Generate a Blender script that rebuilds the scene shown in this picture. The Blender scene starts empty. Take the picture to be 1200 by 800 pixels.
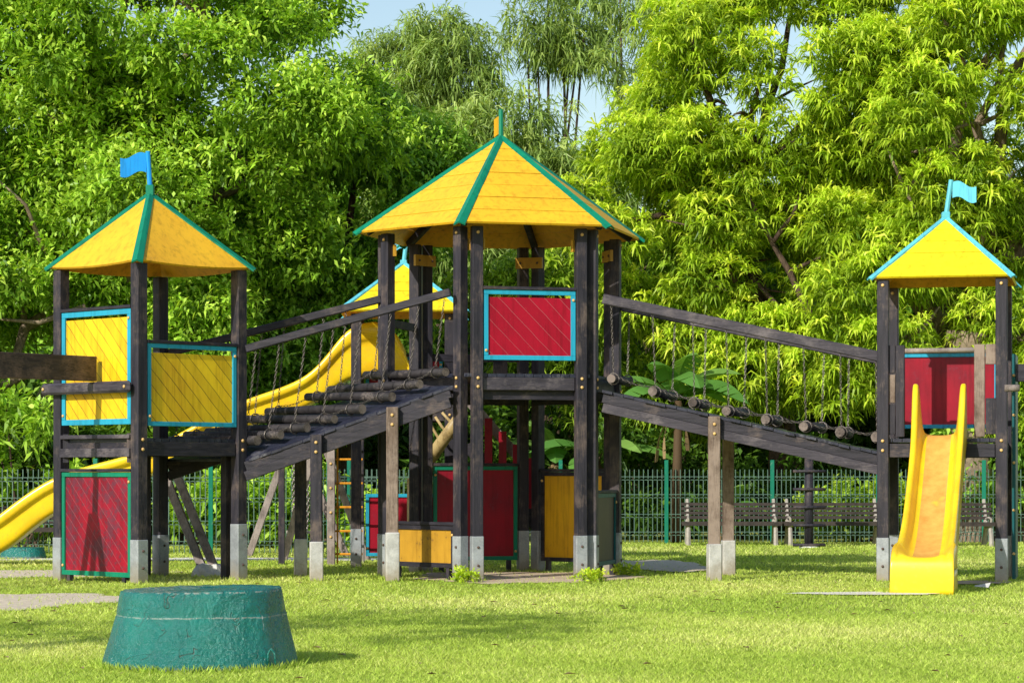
import bpy, math, random
import numpy as np
from mathutils import Vector, Matrix
random.seed(7); np.random.seed(7)
FPX=2900.0; HZ=551.0; H=1.4
scene=bpy.context.scene; col=scene.collection
R=math.radians
def X(px,D): return (px-600.0)*D/FPX
def Zp(py,D): return H-(py-HZ)*D/FPX
def GD(py): return FPX*H/(py-HZ)
def P(px,py,D): return Vector((X(px,D),D,Zp(py,D)))

# ------------------------------------------------------------------ materials
def nt(name):
    m=bpy.data.materials.new(name); m.use_nodes=True
    t=m.node_tree; t.nodes.clear()
    return m,t
def N(t,typ,**kw):
    n=t.nodes.new(typ)
    for k,v in kw.items():
        if k.startswith('i_'): n.inputs[k[2:].replace('_',' ')].default_value=v
        else: setattr(n,k,v)
    return n
def L(t,a,b): t.links.new(a,b)
def out(t,bs):
    o=N(t,'ShaderNodeOutputMaterial'); L(t,bs,o.inputs['Surface'])
def ramp(t,fac,stops):
    r=N(t,'ShaderNodeValToRGB'); e=r.color_ramp.elements
    while len(e)<len(stops): e.new(0.5)
    for q,(p,c) in zip(e,stops): q.position=p; q.color=(c[0],c[1],c[2],1) if len(c)==3 else c
    L(t,fac,r.inputs['Fac']); return r.outputs['Color']
def mixc(t,fac,a,b,mode='MIX'):
    m=N(t,'ShaderNodeMix',data_type='RGBA',blend_type=mode)
    for s,v in ((m.inputs[0],fac),(m.inputs[6],a),(m.inputs[7],b)):
        if hasattr(v,'is_output') or isinstance(v,bpy.types.NodeSocket): L(t,v,s)
        else: s.default_value=v if not isinstance(v,tuple) else (v[0],v[1],v[2],1)
    return m.outputs[2]
def math_(t,op,a,b=None,c=None):
    m=N(t,'ShaderNodeMath',operation=op)
    for i,v in enumerate((a,b,c)):
        if v is None: continue
        if isinstance(v,bpy.types.NodeSocket): L(t,v,m.inputs[i])
        else: m.inputs[i].default_value=v
    return m.outputs[0]
def coords(t,scale=(1,1,1),kind='Object',rot=(0,0,0)):
    tc=N(t,'ShaderNodeTexCoord'); mp=N(t,'ShaderNodeMapping')
    mp.inputs['Scale'].default_value=scale; mp.inputs['Rotation'].default_value=rot
    L(t,tc.outputs[kind],mp.inputs['Vector']); return mp.outputs['Vector']
def noise(t,vec,scale,detail=4,rough=.6):
    n=N(t,'ShaderNodeTexNoise'); n.inputs['Scale'].default_value=scale; n.inputs['Detail'].default_value=detail
    n.inputs['Roughness'].default_value=rough; L(t,vec,n.inputs['Vector']); return n.outputs['Fac']
def bump(t,h,strength=.3,dist=.01):
    b=N(t,'ShaderNodeBump'); b.inputs['Strength'].default_value=strength; b.inputs['Distance'].default_value=dist
    L(t,h,b.inputs['Height']); return b.outputs['Normal']
def pbsdf(t,colr,rough=.6,normal=None,spec=.4,metal=0):
    b=N(t,'ShaderNodeBsdfPrincipled')
    for s,v in ((b.inputs['Base Color'],colr),(b.inputs['Roughness'],rough)):
        if isinstance(v,bpy.types.NodeSocket): L(t,v,s)
        else: s.default_value=(v[0],v[1],v[2],1) if isinstance(v,tuple) else v
    b.inputs['Specular IOR Level'].default_value=spec; b.inputs['Metallic'].default_value=metal
    if normal: L(t,normal,b.inputs['Normal'])
    return b.outputs[0]

def wood(name,c0,c1,c2,st=(14,14,1.2),wear=.55,rough=.6):
    m,t=nt(name)
    v=coords(t,st); g=noise(t,v,1.6,6,.65)
    v2=coords(t,(1,1,1)); w=noise(t,v2,2.3,5,.7)
    fine=noise(t,v,6,4,.7)
    cc=ramp(t,g,[(.3,c0),(.62,c1)])
    wf=ramp(t,math_(t,'MULTIPLY_ADD',fine,.35,math_(t,'MULTIPLY',w,.75)),[(wear-.03,(0,0,0)),(wear+.13,(1,1,1))])
    cc=mixc(t,wf,cc,c2)
    h=math_(t,'ADD',g,fine)
    out(t,pbsdf(t,cc,rough,bump(t,h,.45,.006),.35)); return m
DK0=(.006,.006,.011); DK1=(.030,.027,.038); DK2=(.12,.09,.078)
M={}
M['dark_v']=wood('dark_stained_wood',DK0,DK1,DK2,(14,14,1.1),.585)
M['dark_h']=wood('dark_stained_wood_level',DK0,DK1,DK2,(1.5,3,16),.61)
M['beambrown']=wood('dark_brown_beam',(.012,.009,.010),(.05,.034,.028),(.16,.10,.07),(1.5,3,16),.55)
M['rail']=wood('weathered_dark_rail',(.016,.014,.021),(.055,.048,.062),(.14,.12,.125),(1.5,3,18),.57)
M['brown_v']=wood('brown_weathered_wood',(.05,.033,.024),(.14,.098,.072),(.26,.2,.16),(16,16,1.1),.5,.7)
M['grey_v']=wood('grey_weathered_wood',(.08,.065,.055),(.2,.165,.15),(.33,.28,.25),(16,16,1.1),.5,.8)
M['deckw']=wood('blue_black_deck_wood',(.008,.009,.02),(.03,.033,.055),(.14,.14,.16),(3,9,3),.62,.38)
M['log']=wood('dark_log',(.008,.007,.009),(.03,.026,.029),(.17,.14,.125),(6,2,6),.60,.7)
M['logend']=wood('cut_log_end',(.03,.024,.022),(.08,.062,.055),(.2,.16,.14),(6,6,6),.5,.8)
def paint(name,c,dark,spacing=None,gcol=(.02,.012,.006),gw=.035,rough=.42,vert=False,wear=.66,wcol=(.3,.2,.1),ang=1.0,plank=None):
    m,t=nt(name)
    tc=N(t,'ShaderNodeTexCoord'); v=tc.outputs['Object']
    n1=noise(t,v,1.7,5,.6); n2=noise(t,v,14,6,.7); n3=noise(t,v,55,3,.6)
    cc=mixc(t,ramp(t,n1,[(.32,(0,0,0)),(.7,(1,1,1))]),c,dark)
    sc=ramp(t,math_(t,'MULTIPLY_ADD',n1,.4,math_(t,'MULTIPLY',n2,.6)),[(wear-.02,(0,0,0)),(wear+.05,(1,1,1))])
    cc=mixc(t,math_(t,'MULTIPLY',sc,.75),cc,wcol)
    st=noise(t,coords(t,(9,9,.7)),1.5,5,.7)
    cc=mixc(t,1.0,cc,ramp(t,st,[(.32,(.72,.69,.66)),(.5,(1,1,1)),(.75,(1.06,1.05,1.02))]),'MULTIPLY')
    nk=ramp(t,n3,[(.70,(0,0,0)),(.74,(1,1,1))]); cc=mixc(t,math_(t,'MULTIPLY',nk,.55),cc,wcol)
    hgt=math_(t,'MULTIPLY',n2,.35)
    if spacing:
        sx=N(t,'ShaderNodeSeparateXYZ'); L(t,tc.outputs['UV'],sx.inputs[0])
        s=math_(t,'MULTIPLY_ADD',sx.outputs[0],ang,sx.outputs[1]); s=math_(t,'MULTIPLY_ADD',noise(t,coords(t,(1,1,1)),3.0,2,.5),.035,s)
        f=math_(t,'FRACT',math_(t,'DIVIDE',s,spacing))
        ln=math_(t,'LESS_THAN',f,gw)
        wn=N(t,'ShaderNodeTexWhiteNoise',noise_dimensions='1D'); L(t,math_(t,'FLOOR',math_(t,'DIVIDE',s,spacing)),wn.inputs['W'])
        br=math_(t,'MULTIPLY_ADD',wn.outputs['Value'],.22,.87)
        cb=N(t,'ShaderNodeCombineColor'); [L(t,br,cb.inputs[i]) for i in range(3)]
        cc=mixc(t,1.0,cc,cb.outputs[0],'MULTIPLY')
        lf=math_(t,'MULTIPLY',ln,ramp(t,n1,[(.3,(.55,.55,.55)),(.6,(1,1,1))]))
        cc=mixc(t,lf,cc,gcol)
        hgt=math_(t,'SUBTRACT',hgt,math_(t,'MULTIPLY',ln,1.5))
    out(t,pbsdf(t,cc,rough,bump(t,hgt,.5,.006),.25)); return m
YEL=(.83,.50,.012); YELD=(.70,.38,.012)
M['yel_roof']=paint('yellow_roof_paint',(.84,.48,.022),(.74,.39,.02),wear=.64,wcol=(.45,.25,.07))
M['under']=paint('underside_bounce_glow',(.90,.46,.035),(.72,.32,.025),wear=.6,wcol=(.3,.12,.03))  # yellow roof seen from below, warm bounce light painted into its colour
M['lemon_roof']=paint('lemon_roof_paint',(.85,.68,.015),(.75,.56,.015),wear=.66,wcol=(.4,.3,.06))
M['yel_panel']=paint('yellow_boarded_panel',(.88,.60,.015),(.72,.40,.012),.19,gcol=(.1,.055,.01),gw=.06)
M['yel_plain']=paint('yellow_plain_panel',(.83,.46,.015),(.66,.32,.015),wear=.6,wcol=(.3,.16,.04))
M['ochre']=paint('ochre_panel',(.52,.29,.03),(.36,.19,.02),wear=.58,wcol=(.16,.09,.03))
M['red_panel']=paint('crimson_boarded_panel',(.37,.003,.022),(.28,.003,.018),.2,gcol=(.40,.12,.13),gw=.035)
M['red_old']=paint('worn_crimson_boarded_panel',(.36,.004,.022),(.13,.008,.024),.16,gcol=(.30,.11,.12),gw=.04,wear=.50,wcol=(.11,.03,.05))
M['red_plain']=paint('crimson_plain_panel',(.36,.004,.02),(.2,.006,.02),wear=.6,wcol=(.2,.03,.05))
M['brown_plain']=paint('brown_plain_panel',(.07,.042,.03),(.035,.025,.022),wear=.6,wcol=(.09,.06,.05))
M['cyan']=paint('cyan_frame_paint',(.02,.35,.52),(.02,.29,.45),wear=.66,wcol=(.3,.4,.4))
M['ltcyan']=paint('pale_cyan_paint',(.12,.52,.62),(.1,.44,.55),wear=.64,wcol=(.4,.5,.5))
M['flagblue']=paint('blue_flag_paint',(.01,.30,.80),(.01,.25,.72),wear=.7)
M['flagcyan']=paint('light_blue_flag_paint',(.15,.62,.82),(.13,.55,.75),wear=.7)
M['green']=paint('green_trim_paint',(.004,.22,.12),(.004,.17,.10),wear=.66,wcol=(.12,.2,.15))
M['teal']=paint('dark_teal_paint',(.006,.10,.11),(.006,.08,.10))
M['fencegreen']=paint('fence_post_green',(.01,.2,.12),(.01,.16,.1),wear=.62,wcol=(.3,.4,.35))
M['wire']=paint('fence_wire_green',(.12,.20,.155),(.08,.145,.115))
M['orangepaint']=paint('orange_rung_paint',(.75,.33,.02),(.6,.25,.02))
M['cream']=paint('cream_log_paint',(.5,.38,.18),(.36,.26,.11),wear=.56,wcol=(.2,.14,.06))
def simple(name,c,c2,sc=8,rough=.6,bs=.3,metal=0,spec=.4,bd=.01):
    m,t=nt(name); v=coords(t); n=noise(t,v,sc,6,.65); n2=noise(t,v,sc*9,3,.6)
    cc=ramp(t,math_(t,'MULTIPLY_ADD',n2,.3,math_(t,'MULTIPLY',n,.7)),[(.35,c2),(.62,c)])
    out(t,pbsdf(t,cc,rough,bump(t,math_(t,'ADD',n,n2),bs,bd),spec,metal)); return m
M['galv']=simple('pale_steel_sleeve',(.38,.41,.43),(.22,.24,.26),5,.5,.15,.25)
def dirty(key):
    t=M[key].node_tree; bs=[n for n in t.nodes if n.type=='BSDF_PRINCIPLED'][0]; src=bs.inputs['Base Color'].links[0].from_socket
    tc=N(t,'ShaderNodeTexCoord'); sx=N(t,'ShaderNodeSeparateXYZ'); L(t,tc.outputs['Object'],sx.inputs[0]); n=noise(t,tc.outputs['Object'],7,5,.7)
    f=ramp(t,math_(t,'ADD',sx.outputs[2],math_(t,'MULTIPLY',n,.35)),[(.16,(1,1,1)),(.46,(0,0,0))])
    L(t,mixc(t,math_(t,'MULTIPLY',f,.8),src,(.30,.24,.15)),bs.inputs['Base Color'])
M['concrete']=simple('pale_concrete',(.52,.52,.50),(.32,.32,.30),7,.9,.5)
dirty('galv'); dirty('concrete')
M['bolt']=simple('yellow_bolt_cap',(.75,.5,.18),(.5,.3,.12),30,.4,.1)
M['rust']=simple('rusty_bolt_head',(.13,.08,.06),(.06,.04,.035),30,.6,.3)
M['chain']=simple('galvanised_chain',(.20,.18,.165),(.06,.05,.045),30,.45,.2,.7)
M['black']=simple('black_strap',(.015,.015,.018),(.01,.01,.012),20,.6,.1)
M['white']=simple('whitewash',(.75,.74,.7),(.5,.49,.45),9,.9,.5)
M['benchslat']=simple('grey_brown_slat',(.055,.042,.035),(.02,.015,.013),9,.75,.3)
M['benchiron']=simple('pale_cast_leg',(.42,.38,.33),(.24,.22,.19),9,.7,.3)
def slide_mat():
    m,t=nt('yellow_slide_fibreglass'); v=coords(t); n=noise(t,v,2.2,5,.6); n2=noise(t,v,18,5,.7)
    cc=ramp(t,n,[(.3,(.76,.45,.012)),(.65,(.88,.62,.015))])
    cc=mixc(t,math_(t,'MULTIPLY',ramp(t,n2,[(.54,(0,0,0)),(.72,(1,1,1))]),.5),cc,(.55,.34,.07))
    out(t,pbsdf(t,cc,.28,bump(t,n2,.12,.004),.5)); return m
M['slide']=slide_mat()
M['slidebed']=None
def bed_mat():
    m,t=nt('worn_tan_slide_bed'); v=coords(t); n=noise(t,v,6,6,.7); n2=noise(t,v,2.4,3,.5)
    cc=ramp(t,n,[(.3,(.56,.25,.045)),(.65,(.70,.40,.09))])
    cc=mixc(t,ramp(t,n2,[(.70,(0,0,0)),(.78,(1,1,1))]),cc,(.76,.5,.04))
    out(t,pbsdf(t,cc,.5,bump(t,n,.2,.004),.4)); return m
M['slidebed']=bed_mat()
def pedestal_mat():
    m,t=nt('thick_teal_paint'); v=coords(t); n=noise(t,v,2.0,6,.65); n2=noise(t,v,26,5,.7); n3=noise(t,v,7,4,.6)
    cc=ramp(t,n,[(.3,(.003,.105,.10)),(.68,(.005,.205,.17))])
    mus=N(t,'ShaderNodeTexVoronoi',feature='DISTANCE_TO_EDGE'); mus.inputs['Scale'].default_value=3.2
    wv=N(t,'ShaderNodeVectorMath',operation='ADD'); L(t,v,wv.inputs[0])
    nn=N(t,'ShaderNodeTexNoise'); nn.inputs['Scale'].default_value=5; L(t,v,nn.inputs['Vector']); 
    sc=N(t,'ShaderNodeVectorMath',operation='SCALE'); sc.inputs['Scale'].default_value=.5; L(t,nn.outputs['Color'],sc.inputs[0]); L(t,sc.outputs[0],wv.inputs[1])
    L(t,wv.outputs[0],mus.inputs['Vector'])
    crack=ramp(t,mus.outputs['Distance'],[(.0,(1,1,1)),(.014,(0,0,0))])
    crack=math_(t,'MULTIPLY',crack,ramp(t,n3,[(.5,(0,0,0)),(.6,(1,1,1))]))
    sx=N(t,'ShaderNodeSeparateXYZ'); L(t,v,sx.inputs[0])
    low=ramp(t,math_(t,'ADD',sx.outputs[2],math_(t,'MULTIPLY',n2,.06)),[(.03,(1,1,1)),(.075,(0,0,0))])
    cc=mixc(t,math_(t,'MULTIPLY',crack,.8),cc,(.25,.27,.24))
    cc=mixc(t,math_(t,'MULTIPLY',low,.85),cc,(.22,.2,.17))
    zz=math_(t,'ABSOLUTE',math_(t,'SUBTRACT',math_(t,'ADD',sx.outputs[2],math_(t,'MULTIPLY',math_(t,'SUBTRACT',n3,.5),.03)),.372))
    rim=math_(t,'MULTIPLY',math_(t,'LESS_THAN',zz,.004),ramp(t,n2,[(.42,(0,0,0)),(.5,(1,1,1))]))
    z2=math_(t,'ABSOLUTE',math_(t,'SUBTRACT',sx.outputs[2],.548)); rim2=math_(t,'MULTIPLY',math_(t,'LESS_THAN',z2,.006),ramp(t,n2,[(.5,(0,0,0)),(.56,(1,1,1))]))
    cc=mixc(t,math_(t,'MULTIPLY',math_(t,'MAXIMUM',rim,rim2),.75),cc,(.36,.38,.33))
    hh=math_(t,'SUBTRACT',math_(t,'ADD',math_(t,'MULTIPLY',n2,.7),n3),math_(t,'MULTIPLY',crack,.6))
    out(t,pbsdf(t,cc,ramp(t,n3,[(.3,(.14,.14,.14)),(.7,(.34,.34,.34))]),bump(t,hh,.8,.045),.6)); return m
M['pedestal']=pedestal_mat()
def ground_mat():
    m,t=nt('lawn_soil_and_grass'); v=coords(t); n=noise(t,v,.35,5,.6); n2=noise(t,v,3,6,.7); n3=noise(t,v,40,4,.7)
    cc=ramp(t,n,[(.35,(.28,.38,.06)),(.65,(.42,.46,.11))])
    cc=mixc(t,ramp(t,n2,[(.45,(0,0,0)),(.75,(1,1,1))]),cc,(.48,.46,.18))
    cc=mixc(t,1.0,cc,ramp(t,n3,[(.25,(.45,.45,.45)),(.7,(1.2,1.2,1.2))]),'MULTIPLY')
    out(t,pbsdf(t,cc,.9,bump(t,n3,.8,.03),.1)); return m
M['ground']=ground_mat()
M['gravel']=simple('pale_gravel',(.82,.71,.55),(.55,.46,.35),11,.95,.8,0,.1,.02)
M['soil']=simple('bare_sandy_soil',(.66,.53,.38),(.42,.33,.23),5,.95,.6,0,.1,.02)
M['sand']=simple('white_sand',(.92,.88,.78),(.7,.66,.56),11,.95,.8,0,.1,.02)
def leafmat(name,c0,c1,c2,trans=.35,rough=.45,spec=.35):
    m,t=nt(name); a=N(t,'ShaderNodeAttribute',attribute_name='lv',attribute_type='GEOMETRY')
    s=N(t,'ShaderNodeSeparateColor'); L(t,a.outputs['Color'],s.inputs[0])
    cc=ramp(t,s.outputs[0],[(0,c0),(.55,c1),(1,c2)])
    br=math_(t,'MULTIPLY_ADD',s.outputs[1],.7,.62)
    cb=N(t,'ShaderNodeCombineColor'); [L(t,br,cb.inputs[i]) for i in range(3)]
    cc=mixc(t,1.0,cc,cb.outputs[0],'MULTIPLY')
    b=N(t,'ShaderNodeBsdfPrincipled'); L(t,cc,b.inputs['Base Color']); b.inputs['Roughness'].default_value=rough
    b.inputs['Specular IOR Level'].default_value=spec
    tr=N(t,'ShaderNodeBsdfTranslucent'); tcol=mixc(t,1.0,cc,(1.25,1.15,.5),'MULTIPLY'); L(t,tcol,tr.inputs['Color'])
    mx=N(t,'ShaderNodeMixShader'); mx.inputs[0].default_value=trans
    L(t,b.outputs[0],mx.inputs[1]); L(t,tr.outputs[0],mx.inputs[2]); out(t,mx.outputs[0]); return m
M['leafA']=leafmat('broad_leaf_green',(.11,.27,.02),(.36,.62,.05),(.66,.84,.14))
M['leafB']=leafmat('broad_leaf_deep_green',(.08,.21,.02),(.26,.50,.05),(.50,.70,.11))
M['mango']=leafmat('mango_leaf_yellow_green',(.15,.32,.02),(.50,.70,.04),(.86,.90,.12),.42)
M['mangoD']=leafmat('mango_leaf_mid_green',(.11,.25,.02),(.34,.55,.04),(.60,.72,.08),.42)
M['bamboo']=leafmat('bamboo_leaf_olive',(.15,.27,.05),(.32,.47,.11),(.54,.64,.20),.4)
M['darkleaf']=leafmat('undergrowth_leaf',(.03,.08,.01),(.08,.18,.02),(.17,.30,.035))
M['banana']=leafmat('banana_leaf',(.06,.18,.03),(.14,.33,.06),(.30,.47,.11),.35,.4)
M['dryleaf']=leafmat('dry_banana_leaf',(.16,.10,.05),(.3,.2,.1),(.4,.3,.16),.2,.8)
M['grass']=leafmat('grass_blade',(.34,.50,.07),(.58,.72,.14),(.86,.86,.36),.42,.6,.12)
def bark(name,c0,c1,z=2.5):
    m,t=nt(name); v=coords(t,(7,7,z)); n=noise(t,v,1.5,6,.7); v2=coords(t); n2=noise(t,v2,1.2,3)
    cc=ramp(t,n,[(.32,c0),(.66,c1)])
    out(t,pbsdf(t,cc,.9,bump(t,n,1,.05),.15)); return m
M['barkD']=bark('dark_bark',(.035,.024,.018),(.14,.095,.07))
M['barkL']=bark('pale_bark',(.12,.09,.06),(.36,.28,.2))

# ------------------------------------------------------------------ mesh builder
class MB:
    def __init__(s): s.v=[];s.f=[];s.m=[];s.uv=[]
    def add(s,vs,fs,mi=0,uvs=None):
        o=len(s.v); s.v+= [tuple(v) for v in vs]
        for k,f in enumerate(fs):
            s.f.append(tuple(i+o for i in f)); s.m.append(mi)
            s.uv.append(uvs[k] if uvs else [(0,0)]*len(f))
    def box(s,c,a,b,d,mi=0):
        """centre c and three half-axis vectors"""
        c=Vector(c);a=Vector(a);b=Vector(b);d=Vector(d); vs=[]
        for z in(-1,1):
            for y in(-1,1):
                for x in(-1,1): vs.append(c+a*x+b*y+d*z)
        fs=[(0,2,3,1),(4,5,7,6),(0,1,5,4),(2,6,7,3),(0,4,6,2),(1,3,7,5)]
        la,lb,ld=a.length,b.length,d.length
        def uvf(f):
            r=[]
            for i in f:
                x=(i&1)*2-1; y=((i>>1)&1)*2-1; z=((i>>2)&1)*2-1
                r.append((x*la + y*lb*.0, z*ld+ y*lb*.0))
            return r
        s.add(vs,fs,mi,[uvf(f) for f in fs])
    def beam(s,p,q,w,h,mi=0,up=(0,0,1)):
        p=Vector(p);q=Vector(q); d=(q-p); l=d.length; d.normalize()
        side=d.cross(Vector(up)); 
        if side.length<1e-4: side=Vector((1,0,0))
        side.normalize(); u=side.cross(d).normalized()
        s.box((p+q)/2,d*l/2,side*w/2,u*h/2,mi)
    def vbeam(s,x,y,z0,z1,w,d,ang,mi=0):
        ca,sa=math.cos(ang),math.sin(ang)
        s.box((x,y,(z0+z1)/2),(ca*w/2,sa*w/2,0),(-sa*d/2,ca*d/2,0),(0,0,(z1-z0)/2),mi)
    def tube(s,pts,rs,n=8,mi=0,cap=True,capmi=None):
        pts=[Vector(p) for p in pts]; rings=[]
        if isinstance(rs,(int,float)): rs=[rs]*len(pts)
        pr=None; vs=[];fs=[]
        for i,p in enumerate(pts):
            d=(pts[min(i+1,len(pts)-1)]-pts[max(i-1,0)]).normalized()
            if pr is None:
                a=d.cross(Vector((0,0,1))); 
                if a.length<.1: a=d.cross(Vector((1,0,0)))
            else: a=pr-d*pr.dot(d)
            a.normalize(); pr=a; b=d.cross(a)
            for k in range(n):
                t=2*math.pi*k/n; vs.append(p+(a*math.cos(t)+b*math.sin(t))*rs[i])
        for i in range(len(pts)-1):
            for k in range(n):
                k2=(k+1)%n; fs.append((i*n+k,i*n+k2,(i+1)*n+k2,(i+1)*n+k))
        s.add(vs,fs,mi)
        if cap:
            o=len(s.v)-len(vs); cm=mi if capmi is None else capmi
            s.f.append(tuple(o+k for k in reversed(range(n)))); s.m.append(cm); s.uv.append([(0,0)]*n)
            o2=o+(len(pts)-1)*n
            s.f.append(tuple(o2+k for k in range(n))); s.m.append(cm); s.uv.append([(0,0)]*n)
    def prism(s,poly,z0,z1,mi=0):
        n=len(poly); vs=[(p[0],p[1],z0) for p in poly]+[(p[0],p[1],z1) for p in poly]
        fs=[tuple(reversed(range(n))),tuple(range(n,2*n))]+[(i,(i+1)%n,n+(i+1)%n,n+i) for i in range(n)]
        s.add(vs,fs,mi)
    def build(s,name,mats,parent=None,smooth=False,bevel=0,kind=None,label=None):
        me=bpy.data.meshes.new(name)
        off=Vector((0,0,0)); q=parent
        while q is not None: off+=q.location; q=q.parent
        me.from_pydata([tuple(Vector(v)-off) for v in s.v],[],s.f)
        if not isinstance(mats,(list,tuple)): mats=[mats]
        for m in mats: me.materials.append(m)
        me.polygons.foreach_set('material_index',s.m)
        uvl=me.uv_layers.new(name='UVMap'); flat=[c for f in s.uv for p in f for c in p]
        uvl.data.foreach_set('uv',flat)
        if smooth: me.polygons.foreach_set('use_smooth',[True]*len(s.f))
        me.update()
        o=bpy.data.objects.new(name,me); col.objects.link(o); o.parent=parent
        if bevel:
            b=o.modifiers.new('edge','BEVEL'); b.width=bevel; b.segments=1; b.limit_method='ANGLE'
        if kind: o['kind']=kind
        if label: o['label']=label
        return o
def thing(name,label,cat,loc,group=None):
    o=bpy.data.objects.new(name,None); o.empty_display_size=.2; col.objects.link(o); o.location=loc
    o['label']=label;o['category']=cat
    if group:o['group']=group
    return o
def tag(o,label,cat,group=None):
    o['label']=label;o['category']=cat
    if group:o['group']=group
    return o
def npmesh(name,verts,nv,mat,parent=None,cols=None,kind=None):
    """verts (n*nv,3), every face has nv vertices"""
    off=Vector((0,0,0)); q=parent
    while q is not None: off+=q.location; q=q.parent
    verts=verts-np.array(off); n=len(verts)//nv
    me=bpy.data.meshes.new(name); me.vertices.add(len(verts)); me.vertices.foreach_set('co',verts.astype(np.float32).ravel())
    me.loops.add(len(verts)); me.loops.foreach_set('vertex_index',np.arange(len(verts),dtype=np.int32))
    me.polygons.add(n); me.polygons.foreach_set('loop_start',np.arange(n,dtype=np.int32)*nv)
    try: me.polygons.foreach_set('loop_total',np.full(n,nv,dtype=np.int32))
    except Exception: pass
    if cols is not None:
        at=me.attributes.new('lv','FLOAT_COLOR','POINT')
        at.data.foreach_set('color',np.repeat(cols,nv,axis=0).astype(np.float32).ravel())
    me.materials.append(mat); me.update(calc_edges=True)
    o=bpy.data.objects.new(name,me); col.objects.link(o); o.parent=parent
    if kind:o['kind']=kind
    return o

# ------------------------------------------------------------------ generic builders
POSTN=0
def bolt(p,n,parent,mat='bolt',r=.022):
    b=MB(); p=Vector(p); n=Vector(n).normalized(); b.tube([p,p+n*.012,p+n*.018],[r,r*.9,r*.4],8); b.build('bolt',M[mat],parent,smooth=True)
FEET=[]
def post(parent,x,y,z1,w,ang,sleeve=.57,mat='dark_v',smat='galv',z0=.0,bolts_z=(),sl_w=.012,face=None,footbolts=True):
    FEET.append((x,y,w/2))
    b=MB(); b.vbeam(x,y,sleeve-.02 if sleeve else z0,z1,w,w,ang)
    o=b.build('post',M[mat],parent,bevel=.008)
    nrm=Vector((math.sin(ang),-math.cos(ang),0)) if face is None else Vector(face)
    base=Vector((x,y,0))
    if sleeve:
        s=MB(); s.vbeam(x,y,-.1,sleeve,w+sl_w,w+sl_w,ang); so=s.build('footing',M[smat],o,bevel=.008)
        if footbolts:
            for z in (sleeve-.14,.2):
                bolt(base+nrm*((w+sl_w)/2)+Vector((0,0,z)),nrm,o,'rust',.018)
    for z in bolts_z: bolt(base+nrm*w/2+Vector((0,0,z)),nrm,o)
    return o
def panel(parent,A,B,z0,z1,mat,fmat,outn,fw=.055,th=.03,inset=.0,rail=True,name='panel',board_top=None,feet=False,railmat='dark_h',boffs=0,flip=False):
    A=Vector((A[0],A[1],0));B=Vector((B[0],B[1],0)); d=(B-A).normalized(); n=Vector((outn[0],outn[1],0)).normalized(); ln=(B-A).length
    mid=(A+B)/2; up=Vector((0,0,1))
    b=MB(); bt=board_top if board_top else z1-fw*.5
    b.box(mid+up*((z0+bt)/2),(d if not flip else -d)*(ln/2-.004),n*th/2*.6,up*((bt-z0)/2-.004))
    p=b.build(name,M[mat],parent)
    f=MB()
    off=n*(th*.55)
    f.box(mid+off+up*(z0+fw/2),d*ln/2,n*th/2,up*fw/2)
    f.box(mid+off+up*(z1-fw/2),d*ln/2,n*th/2,up*fw/2)
    for s_ in(-1,1): f.box(mid+off+d*s_*(ln/2-fw/2)+up*((z0+z1)/2),d*fw/2,n*th/2*.97,up*((z1-z0)/2-fw-.001))
    f.build('frame',M[fmat],p,bevel=.003)
    for (sx,zz) in ((-1,z0+.12),(1,z1-.12)):
        bolt(mid+off+n*th/2+d*sx*(ln/2-fw/2)+up*zz,n,p,'bolt',.02)
    if rail:
        r=MB(); r.box(mid+up*(z1+.022),d*(ln/2+.01),n*.05,up*.02); r.build('rail',M[railmat],parent,bevel=.004)
    if feet:
        for s_ in(-.8,.8):
            q=MB(); q.box(mid+d*s_*ln/2+up*(z0/2-.02),d*.03,n*.03,up*(z0/2+.02)); q.build('foot',M['dark_v'],parent)
    return p
def clip(poly,n,c):
    r=[]
    for i in range(len(poly)):
        a=poly[i];b=poly[(i+1)%len(poly)]; da=a[0]*n[0]+a[1]*n[1]-c; db=b[0]*n[0]+b[1]*n[1]-c
        if da<=0:r.append(a)
        if da*db<0:
            t=da/(da-db); r.append((a[0]+(b[0]-a[0])*t,a[1]+(b[1]-a[1])*t))
    return r
def plank_deck(parent,poly,z0,z1,dirn,w=.12,gap=.008,mat='deckw'):
    b=MB(); n=Vector((dirn[0],dirn[1])).normalized(); ps=[p[0]*n[0]+p[1]*n[1] for p in poly]
    c=min(ps)
    while c<max(ps):
        q=clip(poly,(n[0],n[1]),c+w-gap)
        if q: q=clip(q,(-n[0],-n[1]),-c)
        if len(q)>2: b.prism(q,z0,z1+random.uniform(-.004,.004))
        c+=w
    return b.build('deck',M[mat],parent)
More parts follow.
